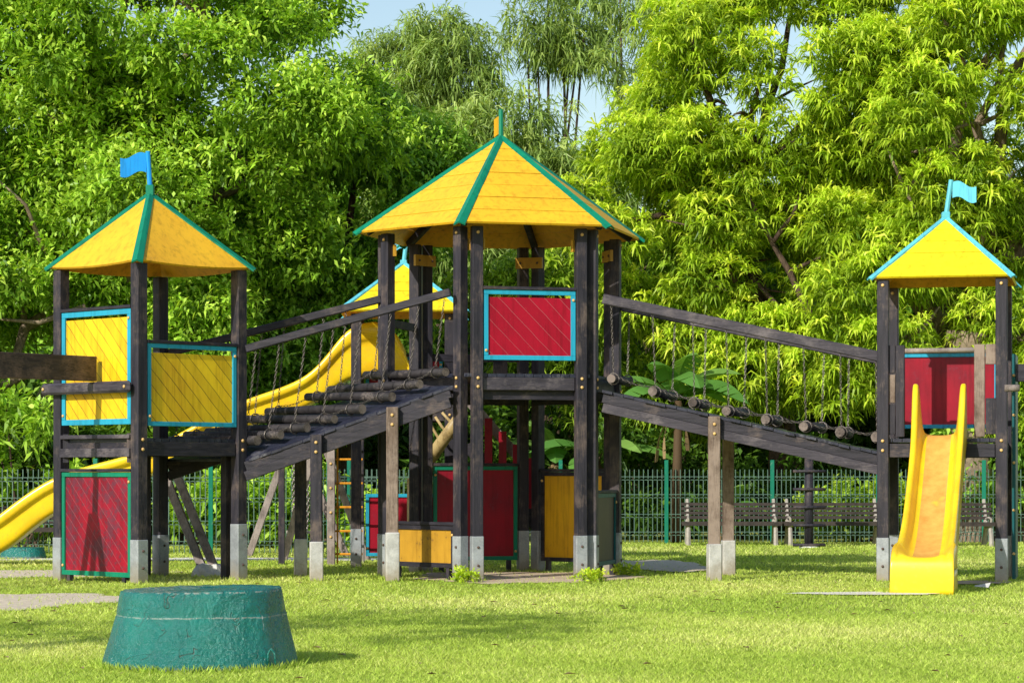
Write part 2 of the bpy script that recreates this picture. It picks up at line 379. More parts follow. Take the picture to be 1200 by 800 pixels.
def roof(parent,eave,apex,nb,mat,capmat,capw=.12,th=.03,name='roof',bow=0):
    apex=Vector(apex); E=[Vector(e) for e in eave]; n=len(E); b=MB(); cen=sum(E,Vector())/n
    for i in range(n):
        A=E[i];B=E[(i+1)%n]
        nn=(B-A).cross(apex-A).normalized()
        if nn.z<0: nn=-nn
        for j in range(nb):
            t0=j/nb; t1=(j+1)/nb-(.006 if j<nb-1 else 0); 
            t1=min(t1,.995)
            o=nn*random.uniform(-.003,.003)+nn*(.0)
            a0=A.lerp(apex,t0)+o;b0=B.lerp(apex,t0)+o;a1=A.lerp(apex,t1)+o;b1=B.lerp(apex,t1)+o
            if nb==1:
                K=6; vs=[]
                for k in range(K+1):
                    s=k/K; sag=-bow*4*s*(1-s)
                    vs.append(a0.lerp(b0,s)+Vector((0,0,sag*.4))); 
                vs2=[v+nn*th for v in vs]; top=a1.lerp(b1,.5)
                allv=vs+vs2+[top,top+nn*th]; m=K+1
                fs=[(k+1,k,2*m) for k in range(K)]+[(m+k,m+k+1,2*m+1) for k in range(K)]+[(k,k+1,m+k+1,m+k) for k in range(K)]
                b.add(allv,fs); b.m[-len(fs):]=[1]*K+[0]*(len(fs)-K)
            else:
                vs=[a0,b0,b1,a1]; vs+=[v+nn*th for v in vs]
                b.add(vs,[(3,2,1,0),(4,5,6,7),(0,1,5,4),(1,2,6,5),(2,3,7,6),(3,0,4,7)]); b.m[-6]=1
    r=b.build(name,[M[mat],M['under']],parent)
    for i in range(n):
        A=E[i]; d=(apex-A).normalized(); outv=(A-cen); outv.z=0; outv.normalize()
        c=MB(); side=d.cross(Vector((0,0,1))).normalized(); u=side.cross(d).normalized()
        if u.z<0:u=-u
        a=A-d*.06+u*(th+.004); t=apex+u*(th+.004)-d*.01
        # shallow inverted V section cap
        hw=capw/2; drop=capw*.26; tk=.022
        prof=[(-hw,-drop),(0,0),(hw,-drop),(hw,-drop+tk),(0,tk),(-hw,-drop+tk)]
        vs=[a+side*x+u*y for x,y in prof]+[t+side*x*.7+u*y for x,y in prof]
        c.add(vs,[(0,1,4,5),(1,2,3,4)]+[(11,10,7,6),(10,9,8,7)]+[(i_,(i_+1)%6,6+(i_+1)%6,6+i_) for i_ in range(6)])
        c.build('ridge_cap',M[capmat],r)
    return r
def flag(parent,base,top,side,mat,polemat,wd=.33,ht=.26,edge=False,dirv=(1,0,0),neckmat=None,neck=.12):
    base=Vector(base);top=Vector(top)
    b=MB(); b.tube([base,top],[.032,.03],8); p=b.build('flagpole',M[polemat],parent,smooth=False)
    if neckmat:
        k=MB(); k.beam(base-Vector((0,0,.08)),base+Vector((0,0,neck)),.10,.10,up=(0,1,0)); k.build('finial_block',M[neckmat],parent,bevel=.008)
    f=MB(); dv=Vector(dirv).normalized(); n=12; vs=[]; q=dv.cross(Vector((0,0,1))).normalized(); upv=(top-base).normalized()
    for i in range(n+1):
        s=i/n; w=math.sin(s*math.pi*1.9)*.022
        for z in (0,-ht):
            for k in (-1,1): vs.append(top-upv*.03+dv*(.02+wd*s)+Vector((0,0,1))*(z+w*1.3-s*.05)+q*(.012*k))
    fs=[]
    for i in range(n):
        o=i*4; fs+=[(o,o+4,o+5,o+1),(o+2,o+3,o+7,o+6),(o,o+2,o+6,o+4),(o+1,o+5,o+7,o+3)]
    fs+=[(0,1,3,2),(n*4,n*4+2,n*4+3,n*4+1)]
    f.add(vs,fs); f.build('flag',M[mat],parent)
def chain_mesh(b,pts,link=.05,r=.0042,wide=.0125):
    """real interlocking links along a polyline"""
    pts=[Vector(p) for p in pts]; seg=[(pts[i+1]-pts[i]).length for i in range(len(pts)-1)]; tot=sum(seg)
    n=max(2,int(tot/(link*.78)))
    def at(s):
        s*=tot
        for i,l in enumerate(seg):
            if s<=l or i==len(seg)-1: return pts[i].lerp(pts[i+1],min(1,s/l)),(pts[i+1]-pts[i]).normalized()
            s-=l
    for k in range(n):
        c,d=at((k+.5)/n); a=d.cross(Vector((.3,1,.2))).normalized(); c2=d.cross(a)
        w=(a if k%2 else c2); w=(a+c2*(1 if k%2 else -1)).normalized()
        loop=[]
        for j in range(8):
            t=2*math.pi*j/8; loop.append(c+d*math.cos(t)*link/2+w*math.sin(t)*wide)
        nn=d.cross(w); vs=[];fs=[]
        for j in range(8):
            o=(loop[j]-c).normalized()
            vs+= [loop[j]+o*r,loop[j]+nn*r,loop[j]-o*r,loop[j]-nn*r]
        for j in range(8):
            j2=(j+1)%8
            for q in range(4): fs.append((j*4+q,j*4+(q+1)%4,j2*4+(q+1)%4,j2*4+q))
        b.add(vs,fs)

# ------------------------------------------------------------------ camera, light, sky
cam=bpy.data.cameras.new('camera'); co=bpy.data.objects.new('camera',cam); col.objects.link(co)
co.location=(0,0,H); co.rotation_euler=(R(90),0,0); cam.sensor_width=36; cam.lens=36*FPX/1200; cam.shift_y=(HZ-400)/1200
cam.clip_end=1500; cam.clip_start=.3; scene.camera=co
AZ=R(36); EL=R(31)
ts=Vector((-math.sin(AZ)*math.cos(EL),-math.cos(AZ)*math.cos(EL),math.sin(EL)))
sl=bpy.data.lights.new('sun','SUN'); sl.energy=5.0; sl.angle=R(.5); sl.color=(1,.94,.84)
so=bpy.data.objects.new('sun',sl); col.objects.link(so); so.rotation_euler=ts.to_track_quat('Z','Y').to_euler(); so.location=(-20,-20,30)
w=bpy.data.worlds.new('World'); scene.world=w; w.use_nodes=True; wt=w.node_tree
bg=wt.nodes['Background']; sky=wt.nodes.new('ShaderNodeTexSky'); sky.sky_type='NISHITA'; sky.sun_disc=False
sky.sun_elevation=EL; sky.sun_rotation=math.atan2(ts.x,ts.y); sky.air_density=1.2; sky.dust_density=.9; sky.ozone_density=1.0
wt.links.new(sky.outputs[0],bg.inputs[0]); bg.inputs[1].default_value=.15
scene.view_settings.view_transform='Standard'; scene.view_settings.look='None'; scene.view_settings.exposure=0

# ------------------------------------------------------------------ ground
g=MB(); g.add([(-300,-60,0),(300,-60,0),(300,600,0),(-300,600,0)],[(0,1,2,3)]); g.build('ground',M['ground'],kind='structure')
patches=[]
def patch(name,cx,cy,rx,ry,mat,z,seed,kx=1.0):
    rr=random.Random(seed); ph=[rr.uniform(0,6.28) for _ in range(6)]
    def rad(t): return 1+.12*np.sin(2*t+ph[0])+.09*np.sin(3*t+ph[1])+.06*np.sin(7*t+ph[2])+.035*np.sin(13*t+ph[3])+.03*np.sin(23*t+ph[4])
    n=120; pts=[]
    for i in range(n):
        t=2*math.pi*i/n; r=float(rad(t)); pts.append((cx+rx*r*math.cos(t),cy+ry*r*math.sin(t),z))
    b=MB(); b.add(pts,[tuple(range(n))]); b.build(name,M[mat],kind='structure'); patches.append((cx,cy,rx,ry,rad))
patch('gravel_path',X(-140,33.4),33.3,3.6,1.5,'gravel',.004,1)
patch('gravel_patch',X(-60,26),26.1,1.75,1.9,'gravel',.008,2)
patch('far_path',X(270,39.2),39.0,3.4,.75,'sand',.004,3)
patch('sandy_soil',X(612,32.4),32.3,1.3,1.9,'soil',.012,4)
patch('sandy_ground',X(770,36.4),36.2,.8,2.0,'gravel',.016,5)
patch('sand_streak',X(1020,27.8),27.9,.95,.30,'sand',.02,6)
patch('sand_spot',X(1130,30.4),30.6,.55,.5,'soil',.024,8)

# ------------------------------------------------------------------ centre tower (hexagonal)
CX=X(587,32.87); CY=32.87
hexT=thing('playground_tower','large six-sided tower with yellow plank roof and green ridges in the middle','playground tower',(CX,CY,0))
def ring(th,r): th=R(th); return Vector((CX+math.sin(th)*r,CY-math.cos(th)*r,0))
TH=[-15,45,105,165,225,285]
Rp=1.62; ztop=4.49
eave=[ring(t,1.925)+Vector((0,0,4.50)) for t in TH]
hr=roof(hexT,eave,(CX,CY,5.80),7,'yel_roof','green',.15)
b=MB(); b.tube([(CX,CY,5.76),(CX+.0,CY,6.19)],[.034,.03],8); b.build('flagpole',M['green'],hexT)
f=MB()
for i in range(1): f.box((CX-.055,CY+.16,5.98),(.03,-.16,0),(.010,.004,0),(0,0,.12))
f.build('flag',M['yel_plain'],hexT)
deckz=2.63
for i in range(6):
    n_=TH[i]+30; nv=ring(n_,1)-Vector((CX,CY,0)); A=ring(TH[i],Rp);B=ring(TH[i]+60,Rp); d=(B-A).normalized()
    nang=math.atan2(nv.x,-nv.y)
    a=A+d*.125; c=B-d*.125
    bz=(4.41,2.57,2.46)
    post(hexT,a.x,a.y,ztop,.138,nang,.57,bolts_z=bz,face=nv)
    post(hexT,c.x,c.y,ztop,.138,nang,.57,bolts_z=bz,face=nv)
    # deck edge beams and head beams
    q=MB(); q.beam(a+d*.08+nv*-.02+Vector((0,0,2.50)),c-d*.08+nv*-.02+Vector((0,0,2.50)),.06,.16); q.build('deck_beam',M['rail'],hexT,bevel=.004)
    q=MB(); q.beam(a+d*.02+nv*-.09+Vector((0,0,2.37)),c-d*.02+nv*-.09+Vector((0,0,2.37)),.05,.14); q.build('deck_beam',M['dark_h'],hexT,bevel=.004)
    k=ring(TH[i],Rp-.14); q=MB(); rv=(ring(TH[i],1)-Vector((CX,CY,0))); tv=Vector((-rv.y,rv.x,0))
    q.box(k+Vector((0,0,4.27)),tv*.19,rv*.02,Vector((0,0,.075))); br=q.build('bracket',M['ochre'],hexT)
    bolt(k+tv*.12+rv*-.02+Vector((0,0,4.27)),-rv,br,'rust',.018); bolt(k-tv*.12+rv*-.02+Vector((0,0,4.27)),-rv,br,'rust',.018)
    q=MB(); q.beam(ring(TH[i],1.82)+Vector((0,0,4.52)),Vector((CX,CY,5.68)),.07,.12); q.build('rafter',M['dark_h'],hexT)
plank_deck(hexT,[tuple(ring(t,Rp+.0)[:2]) for t in TH],2.585,deckz,(1,.27))
def side(i,ins=.21): # posts' inner edges of side i
    A=ring(TH[i],Rp);B=ring(TH[i]+60,Rp); d=(B-A).normalized(); nv=ring(TH[i]+30,1)-Vector((CX,CY,0)); return A+d*ins,B-d*ins,nv
A,B,nv=side(0,.205); panel(hexT,A+nv*.02,B+nv*.02,2.80,3.69,'red_panel','cyan',nv,board_top=3.60,fw=.06)
A,B,nv=side(3); panel(hexT,A,B,.16,1.46,'red_plain','green',-nv,feet=True)
A,B,nv=side(2); panel(hexT,A,B,.15,1.38,'yel_plain','dark_h',-nv,feet=True)
A,B,nv=side(5); panel(hexT,A,B,.16,.70,'ochre','dark_h',nv,feet=True,fw=.06)
A,B,nv=side(1); panel(hexT,A,B,.16,1.10,'brown_plain','teal',nv,feet=True)
for i in (3,4):
    A,B,nv=side(i)
    q=MB(); q.beam(A+Vector((0,0,3.35)),B+Vector((0,0,3.35)),.05,.1) if i==4 else q.beam(A+Vector((0,0,2.95)),B+Vector((0,0,2.95)),.05,.1); q.build('rail',M['dark_h'],hexT)
A,B,nv=side(3)
for s in (.2,.5,.78):
    k=A.lerp(B,s); q=MB(); q.vbeam(k.x,k.y,2.64,2.93,.2,.03,math.atan2(nv.x,-nv.y)); q.build('baluster',M['dark_v'],hexT)

# ------------------------------------------------------------------ left tower (square, turned)
LCX=X(176,31.6); LCY=31.6; phi=R(-1.4); LC=Vector((LCX,LCY,0))
def lrot(x,y): return LC+Vector((x*math.cos(phi)-y*math.sin(phi)*1.0, x*math.sin(phi)*-1*-1+y*math.cos(phi),0))
# corners: F (towards camera, a bit left), R, B, L
def lc(k,r):
    base={'F':(-math.sin(phi),-math.cos(phi)),'R':(math.cos(phi),-math.sin(phi)),'B':(math.sin(phi),math.cos(phi)),'L':(-math.cos(phi),math.sin(phi))}[k]
    return LC+Vector((base[0]*r,base[1]*r,0))
lt=thing('playground_tower','square tower at the left with smooth yellow roof, green ridges and deep blue flag','playground tower',(LCX,LCY,0))
rr_=1.13
ev=[lc(k,1.27)+Vector((0,0,3.97)) for k in 'FRBL']
roof(lt,ev,(LCX,LCY,4.90),1,'yel_roof','green',.14,bow=.09)
flag(lt,(LCX,LCY,4.98),(LCX-.03,LCY,5.47),1,'flagblue','flagblue',.33,.24,dirv=(-1,-.1,0),neckmat='green',neck=.06)
fang=math.atan2((lc('R',1)-lc('F',1)).y,(lc('R',1)-lc('F',1)).x)
for k in 'FRBL':
    c=lc(k,rr_)
    post(lt,c.x,c.y,3.95,.15,fang,.55 if k!='R' else .72,bolts_z=(1.78,1.66),face=None)
c=lc('R',rr_)+ (lc('B',1)-lc('R',1)).normalized()*.25; post(lt,c.x,c.y,1.7,.11,fang,0,z0=-.05)
c=lc('B',rr_)- (lc('B',1)-lc('R',1)).normalized()*0+(lc('L',1)-lc('B',1)).normalized()*.25; post(lt,c.x,c.y,1.7,.11,fang,0,z0=-.05)
def lside(a,b,ins=.09):
    A=lc(a,rr_);B=lc(b,rr_);d=(B-A).normalized(); nv=(A+B)/2-LC; nv.z=0; nv.normalize(); return A+d*ins,B-d*ins,nv
plank_deck(lt,[tuple(lc(k,rr_+.02)[:2]) for k in 'FRBL'],1.755,1.80,tuple((lc('R',1)-lc('F',1))[:2]))
for a,b_ in (('F','R'),('R','B'),('B','L'),('L','F')):
    A,B,nv=lside(a,b_); q=MB(); q.beam(A+Vector((0,0,1.665)),B+Vector((0,0,1.665)),.07,.17); q.build('deck_beam',M['dark_h'],lt,bevel=.004)
A,B,nv=lside('F','R'); panel(lt,A+nv*.03,B+nv*.03,1.95,2.97,'yel_panel','cyan',nv,board_top=2.86)
A,B,nv=lside('L','F'); panel(lt,A+nv*.03,B+nv*.03,1.97,3.40,'yel_panel','cyan',nv,board_top=3.30,fw=.07)
panel(lt,A+nv*.03,B+nv*.03,.08,1.38,'red_old','green',nv,board_top=1.34,fw=.06,feet=True)
d=(B-A).normalized()
for z,h in ((1.82,.05),(1.62,.11)):
    q=MB(); q.beam(A+nv*.07+Vector((0,0,z)),B+nv*.07+Vector((0,0,z)),.04,h); q.build('crossbar',M['rail'],lt,bevel=.005)
for k in(A,B):
    q=MB(); e=k+d*(.05 if k is A else -.05)+nv*.03; q.vbeam(e.x,e.y,1.5,1.86,.07,.05,0); q.build('crossbar_bracket',M['dark_v'],lt)
# resting rail carrying the swing beam
q=MB(); A2=lc('L',rr_)+nv*.15-d*.2; B2=lc('F',rr_)+nv*.15+d*.02
q.beam(A2+Vector((0,0,2.43)),B2+Vector((0,0,2.43)),.07,.145); sr=q.build('support_rail',M['rail'],lt,bevel=.03)
for k,s in ((A2,.07),(B2,-.07)): bolt(k+d*s+nv*.036+Vector((0,0,2.43)),nv,sr)
Msun=(A2+B2)/2
# swing frame out of the left tower to the front left
sv=Vector((-math.sin(R(38)),-math.cos(R(38)),0)); sd=Vector((-sv.y,sv.x,0))
swl=thing('swing_set','heavy dark timber swing beam running left out of the left tower, over its support rail','swing set',(Msun.x+nv.x*2.9,Msun.y+nv.y*2.9,0))
q=MB(); e0=Msun+d*.16-nv*.02+Vector((0,0,2.665)); q.beam(e0,e0+sv*5.6,.10,.31); q.build('beam',M['beambrown'],swl,bevel=.008)
for off in (2.65,):
    for s in(-1,1):
        ap=Msun+d*.12+sv*(off)+sd*s*.04+Vector((0,0,2.5)); ft=Msun+d*.12+sv*(off)+sd*s*.62+Vector((0,0,-.05))
        q=MB(); q.beam(ap,ft,.11,.11,up=tuple(sv)); q.build('leg',M['brown_v'],swl,bevel=.006)
for off in (5.4,):
    for s in(-1,1):
        ap=Msun+sv*(off)+sd*s*.04+Vector((0,0,2.5)); ft=Msun+sv*(off)+sd*s*.75+Vector((0,0,-.05))
        q=MB(); q.beam(ap,ft,.11,.11,up=tuple(sv)); q.build('leg',M['brown_v'],swl,bevel=.006)

# ------------------------------------------------------------------ right tower
FL=Vector((4.665,31.1,0)); ux=Vector((.973,-.233,0)); uy=Vector((.233,.973,0)); S=1.46
RC=FL+(ux+uy)*S/2
rt=thing('playground_tower','square tower at the right with lemon plank roof and pale blue flag, slide in front','playground tower',(RC.x,RC.y,0))
def rc(a,b,r=S/2): return RC+ux*a*r+uy*b*r
def sqtower(t,C,ux,uy,S,zd,zt,za,eo,capmat,fmat,ze):
    q=lambda a,b,r: C+ux*a*r+uy*b*r
    ev=[q(a,b,S/2+eo)+Vector((0,0,ze)) for a,b in((-1,-1),(1,-1),(1,1),(-1,1))]
    roof(t,ev,(C.x,C.y,za),5,'lemon_roof',capmat,.09)
    ang=math.atan2(ux.y,ux.x)
    for a,b in((-1,-1),(1,-1),(1,1),(-1,1)):
        c=q(a,b,S/2); post(t,c.x,c.y,zt,.145,ang,.56,bolts_z=(zd-.03,zd-.15,zt-.07))
    plank_deck(t,[tuple(q(a,b,S/2-.0)[:2]) for a,b in((-1,-1),(1,-1),(1,1),(-1,1))],zd-.045,zd,tuple(ux[:2]))
    cs=[(-1,-1),(1,-1),(1,1),(-1,1)]
    for i in range(4):
        A=q(*cs[i],S/2);B=q(*cs[(i+1)%4],S/2);dd=(B-A).normalized()
        k=MB();k.beam(A+dd*.08+Vector((0,0,zd-.15)),B-dd*.08+Vector((0,0,zd-.15)),.07,.17);k.build('deck_beam',M['dark_h'],t,bevel=.004)
sqtower(rt,RC,ux,uy,S,1.80,3.79,4.60,.115,'ltcyan','ltcyan',3.80)
flag(rt,(RC.x,RC.y,4.62),(RC.x+.07,RC.y,5.11),1,'flagcyan','ltcyan',.30,.20,dirv=(1,-.1,0),neckmat='ltcyan',neck=.08)
A=rc(-1,1)+ux*.1;B=rc(1,1)-ux*.1; panel(rt,A,B,1.95,2.93,'red_plain','cyan',-uy,fw=.05,railmat='grey_v')
A=rc(1,-1)+uy*.1;B=rc(1,1)-uy*.1
# slide opening frame
for s,wd in((-.52,.11),(.46,.13)):
    k=RC+ux*s-uy*(S/2-.02); q=MB(); q.vbeam(k.x,k.y,1.82,2.97,wd,.06,math.atan2(ux.y,ux.x)); q.build('opening_post',M['brown_v'] if s>0 else M['dark_v'],rt,bevel=.005)
q=MB(); q.tube([RC-ux*.46-uy*(S/2-.02)+Vector((0,0,2.90)),RC+ux*.39-uy*(S/2-.02)+Vector((0,0,2.90))],.032,10); q.build('grab_bar',M['grey_v'],rt,smooth=True)
for s,z0,z1,mm in((-.645,2.62,2.97,'dark_v'),(-.645,2.25,2.6,'brown_v'),(-.645,1.85,2.23,'dark_v'),(.60,2.72,2.97,'brown_v'),(.60,1.85,2.3,'dark_v')):
    k=RC+ux*s-uy*(S/2+.0); q=MB(); q.vbeam(k.x,k.y,z0,z1,.13,.05,math.atan2(ux.y,ux.x)); o=q.build('side_board',M[mm],rt,bevel=.004)
# teal climbing board on right side
q=MB(); k=RC+ux*(S/2+.13)+uy*.25; q.box(k+Vector((0,0,1.45)),ux*.022,uy*.42,Vector((0,0,1.42))); cb=q.build('climbing_board',M['teal'],rt)
for z in(.35,.9,1.5,2.1,2.6): bolt(k-uy*.35+ux*.0+Vector((0,0,z))-uy*.07,-uy,cb,'bolt',.02)
# peg + beam to the right
q=MB(); k=rc(1,-1)+Vector((0,0,2.42)); q.tube([k+ux*.04-uy*.06,k+ux*.22-uy*.06],.045,10); q.build('peg',M['grey_v'],rt,smooth=True)
bm=thing('swing_set','dark timber swing beam running right out of the right tower past its corner post','swing set',(rc(1,-1)+ux*2.6+Vector((0,0,0))))
q=MB(); k=rc(1,-.6)+Vector((0,0,2.62)); q.beam(k+ux*.16,k+ux*4.2,.12,.22); q.build('beam',M['dark_h'],bm,bevel=.008)
for s in(-1,1):
    q=MB(); e=rc(1,-.6)+ux*3.9; q.beam(e+uy*s*.05+Vector((0,0,2.5)),e+uy*s*.9+Vector((0,0,-.05)),.11,.11,up=ux); q.build('leg',M['brown_v'],bm)

# ------------------------------------------------------------------ front slide
def sweep_slide(name,label,path,prof,group=None,cat='slide'):
    """path: list of (pos, forward, widthscale, wall height); prof built as open shell with thickness"""
sdir=-uy
ss=RC-uy*(S/2+.02)+ux*(-.03)
slide=thing('slide','yellow straight slide with worn tan bed in front of the right tower','slide',(ss.x+sdir.x*3,ss.y+sdir.y*3,0))
# stations: (dist, zbed, wall height above bed, half outer width)
st=[(-.12,1.84,.04,.33),(-.05,1.84,.62,.33),(.0,1.84,.66,.33),(.12,1.80,.60,.33),(.28,1.68,.36,.325),(.55,1.44,.25,.32),(.9,1.18,.235,.32),(1.3,.90,.23,.32),(1.7,.66,.22,.32),(2.05,.50,.20,.325),(2.3,.43,.17,.33),(2.46,.405,.16,.335),(2.49,.40,.16,.362),(2.7,.395,.14,.362),(2.88,.41,.09,.358),(2.98,.425,.03,.352)]
hw_b=.17
def ssec(s,z,h,w):
    c=ss+sdir*s; fl=[]
    pts=[(-w,z-.13),(-w,z+h-.02),(-w+.015,z+h),(-w+.055,z+h),(-w+.075,z+h-.03),(-hw_b-.05,z+.05),(-hw_b,z),(0,z-.012),(hw_b,z),(hw_b+.05,z+.05),(w-.075,z+h-.03),(w-.055,z+h),(w-.015,z+h),(w,z+h-.02),(w,z-.13)]
    return [c+ux*a+Vector((0,0,b)) for a,b in pts]
b=MB(); secs=[ssec(*s) for s in st]; m=len(secs[0])
vs=[p for s in secs for p in s]; fs=[];mi=[]
for i in range(len(secs)-1):
    for j in range(m-1): fs.append((i*m+j,i*m+j+1,(i+1)*m+j+1,(i+1)*m+j)); mi.append(1 if j in(6,7) and 1<=i<12 else 0)
b.add(vs,fs); b.m=mi
# nose: curve from exit lip to the ground
last=secs[-1]; o0=(len(secs)-1)*m; n0=[]
nose=[(3.03,.40,.0),(3.06,.33,0),(3.075,.2,0),(3.08,.0,0)]
prev=list(range(o0,o0+m))
for (s,z,_) in nose:
    c=ss+sdir*s; base=len(b.v)
    for j in range(m):
        a=(last[j]-(ss+sdir*2.98)).dot(ux)
        zz=z-.0 if 0<j<m-1 else min(z,.26)
        b.v.append(tuple(c+ux*a*(1+.0*s)+Vector((0,0,zz))))
    for j in range(m-1): b.f.append((prev[j],prev[j+1],base+j+1,base+j)); b.m.append(0); b.uv.append([(0,0)]*4)
    prev=list(range(base,base+m))
# side skirts at exit down to the ground
for sgn in(-1,1):
    sec=[(2.46,.19,.335),(2.49,.19,.362),(2.7,.18,.362),(2.88,.18,.358),(2.98,.17,.352),(3.06,.12,.352)]
    base=len(b.v)
    for s,z,w_ in sec:
        c=ss+sdir*s; b.v.append(tuple(c+ux*sgn*w_+Vector((0,0,z+.1)))); b.v.append(tuple(c+ux*sgn*(w_+.004)+Vector((0,0,-.02))))
    for k in range(len(sec)-1): b.f.append((base+2*k,base+2*k+1,base+2*k+3,base+2*k+2)); b.m.append(0); b.uv.append([(0,0)]*4)
so_=b.build('chute',[M['slide'],M['slidebed']],slide,smooth=True)
md=so_.modifiers.new('s','SUBSURF'); md.levels=1; md.render_levels=2
md=so_.modifiers.new('t','SOLIDIFY'); md.thickness=.012; md.offset=0

# ------------------------------------------------------------------ ramps and hanging log bridges
def rampbridge(nearA,nearB,farA,farB,zA,zB,rzA,rzB,label1,label2,sup,nlogs,logpos=None,far_ext=0,railm='rail',rh=.13):
    nearA,nearB,farA,farB=[Vector((p[0],p[1],0)) for p in(nearA,nearB,farA,farB)]
    base=(nearA+nearB+farA+farB)/4
    t=thing('ramp',label1,'ramp',(base.x,base.y,0))
    lerp=lambda s,w,z: (nearA.lerp(nearB,s)).lerp(farA.lerp(farB,s),w)+Vector((0,0,zA+(zB-zA)*s+z))
    b=MB(); n=int((nearB-nearA).length/.135)
    for i in range(n):
        s0=i/n; s1=(i+1)/n-.006/(nearB-nearA).length; e0=random.uniform(-.025,.01)-.03; j=random.uniform(-.006,.006)
        vs=[lerp(s0,e0,j),lerp(s1,e0,j),lerp(s1,1.02,j),lerp(s0,1.02,j)]; up=Vector((0,0,.035)); vs=[v-up for v in vs]+vs
        b.add(vs,[(3,2,1,0),(4,5,6,7),(0,1,5,4),(1,2,6,5),(2,3,7,6),(3,0,4,7)])
    b.build('deck',M['deckw'],t)
    for w_ in(0,1):
        off=.0
        q=MB(); q.beam(lerp(.0,w_,-.10),lerp(1,w_,-.10),.06,.12); q.build('side_beam',M['dark_h'],t,bevel=.004)
        q=MB(); q.beam(lerp(.0,w_,-.225),lerp(1,w_,-.225),.075,.12); q.build('side_beam',M[railm],t,bevel=.004)
    for s,w_,woff,conc,mm in sup:
        k=lerp(s,w_,0); dpt=-.09 if w_==0 else .09
        fy=k.y+dpt; zz=k.z-.02; FEET.append((k.x,fy,.08))
        b2=MB(); b2.vbeam(k.x,fy,.4,zz,.15,.11,.0); p=b2.build('leg',M[mm],t,bevel=.008)
        f2=MB(); f2.vbeam(k.x,fy,-.08,conc,.17,.17,R(8)); f2.build('footing',M['concrete'],p,bevel=.012)
        if w_==0:
            for z in(.10,.22): bolt((k.x,fy-.055,zz-z),(0,-1,0),p)
    # hanging bridge
    hb=thing('log_bridge',label2,'hanging bridge',(base.x,base.y,zA))
    zr=lambda s: rzA+(rzB-rzA)*s
    for w_ in(0,1):
        A=nearA.lerp(farA,w_);B=nearB.lerp(farB,w_)
        q=MB(); q.beam(A+Vector((0,0,rzA)),B+Vector((0,0,rzB)),.07,rh); q.build('handrail',M[railm],hb,bevel=.012)
    ends=[]
    for i in range(nlogs):
        s,lz,ext,shift=logpos(i)
        Pn=lerp(s,-.0-ext,0); Pf=lerp(s+shift,1.0+far_ext,0); Pn.z=lz(s); Pf.z=lz(s+shift)+random.uniform(-.02,.03)
        q=MB(); q.tube([Pn,Pn.lerp(Pf,.5)+Vector((0,0,random.uniform(-.01,.01))),Pf],[.059+random.uniform(-.007,.006),.057,.053],12,0,True,1)
        lo=q.build('log',[M['log'],M['logend']],hb); 
        for p in lo.data.polygons: p.use_smooth=len(p.vertices)==4
        ends.append((Pn,Pf,s,s+shift))
        for E,w_,k in((Pn.lerp(Pf,.12),0,s),(Pf.lerp(Pn,.12),1,s+shift)):
            top=lerp(k,w_,0); top.z=zr(k)-.07
            c=MB(); chain_mesh(c,[top,E+Vector((0,0,.085))]); 
            # collar ring around the log
            dd=(Pf-Pn).normalized(); a=dd.cross(Vector((0,0,1))).normalized(); u=a.cross(dd)
            rg=[E+(a*math.cos(q2)+u*math.sin(q2))*.074 for q2 in [j*math.pi/5 for j in range(11)]]
            c.tube(rg,.009,5,cap=False)
            c.build('chain',M['chain'],hb)
    for a,b_ in zip(ends[:-1],ends[1:]):
        for q0,q1 in((a[0].lerp(a[1],.12),b_[0].lerp(b_[1],.12)),(a[1].lerp(a[0],.12),b_[1].lerp(b_[0],.12))):
            c=MB(); pts=[q0+Vector((0,0,.07))]+[q0.lerp(q1,s)+Vector((0,0,.07-.10*4*s*(1-s)*.55)) for s in(.25,.5,.75)]+[q1+Vector((0,0,.07))]
            chain_mesh(c,pts); c.build('chain',M['chain'],hb)
    return t,hb
# left ramp: left tower corner R/B up to the hexagon's front-left side
nA=(lc('R',rr_).x+.09,lc('R',rr_).y-.02); nB=(X(528,31.25),31.25); fA=(lc('B',rr_).x+.1,lc('B',rr_).y); fB=(X(447,32.5),32.5)
def lp_left(i):
    ss_=[.05,.165,.295,.43,.565,.71,.845,.97][i]
    return ss_,(lambda s:1.72+.93*s-.10*math.sin(math.pi*min(max(s,0),1))+.03),.02,[.02,.0,-.03,.01,-.02,.02,-.01,.03][i]
rampbridge(nA,nB,fA,fB,1.55,2.48,2.95,3.65,'plank ramp climbing from the left tower up to the six-sided tower','row of dark logs hung on chains from two handrails over the left ramp',[(.35,0,0,.0001+.5,'dark_v'),(.72,0,0,.62,'brown_v'),(.62,1,0,.5,'dark_v')],8,lp_left,.24,'dark_h',.10)
nA2=(X(706,31.9),31.75); nB2=(FL.x-.0,31.12); fA2=(X(728,33.3),33.2); fB2=((FL+uy*S).x,32.5)
def lp_right(i):
    ss_=[.03,.18,.325,.445,.585,.72,.85,.975][i]
    return ss_,(lambda s:2.57-.80*s-.10*math.sin(math.pi*min(max(s,0),1))+.04),.0,[.0,.02,-.01,.02,.0,.03,-.01,.0][i]
rampbridge(nA2,nB2,fA2,fB2,2.43,1.62,3.60,2.82,'plank ramp descending from the six-sided tower down to the right tower','row of dark logs hung on chains from two handrails over the right ramp',[(.40,0,0,.47,'brown_v'),(.40,1,0,.47,'brown_v')],8,lp_right)
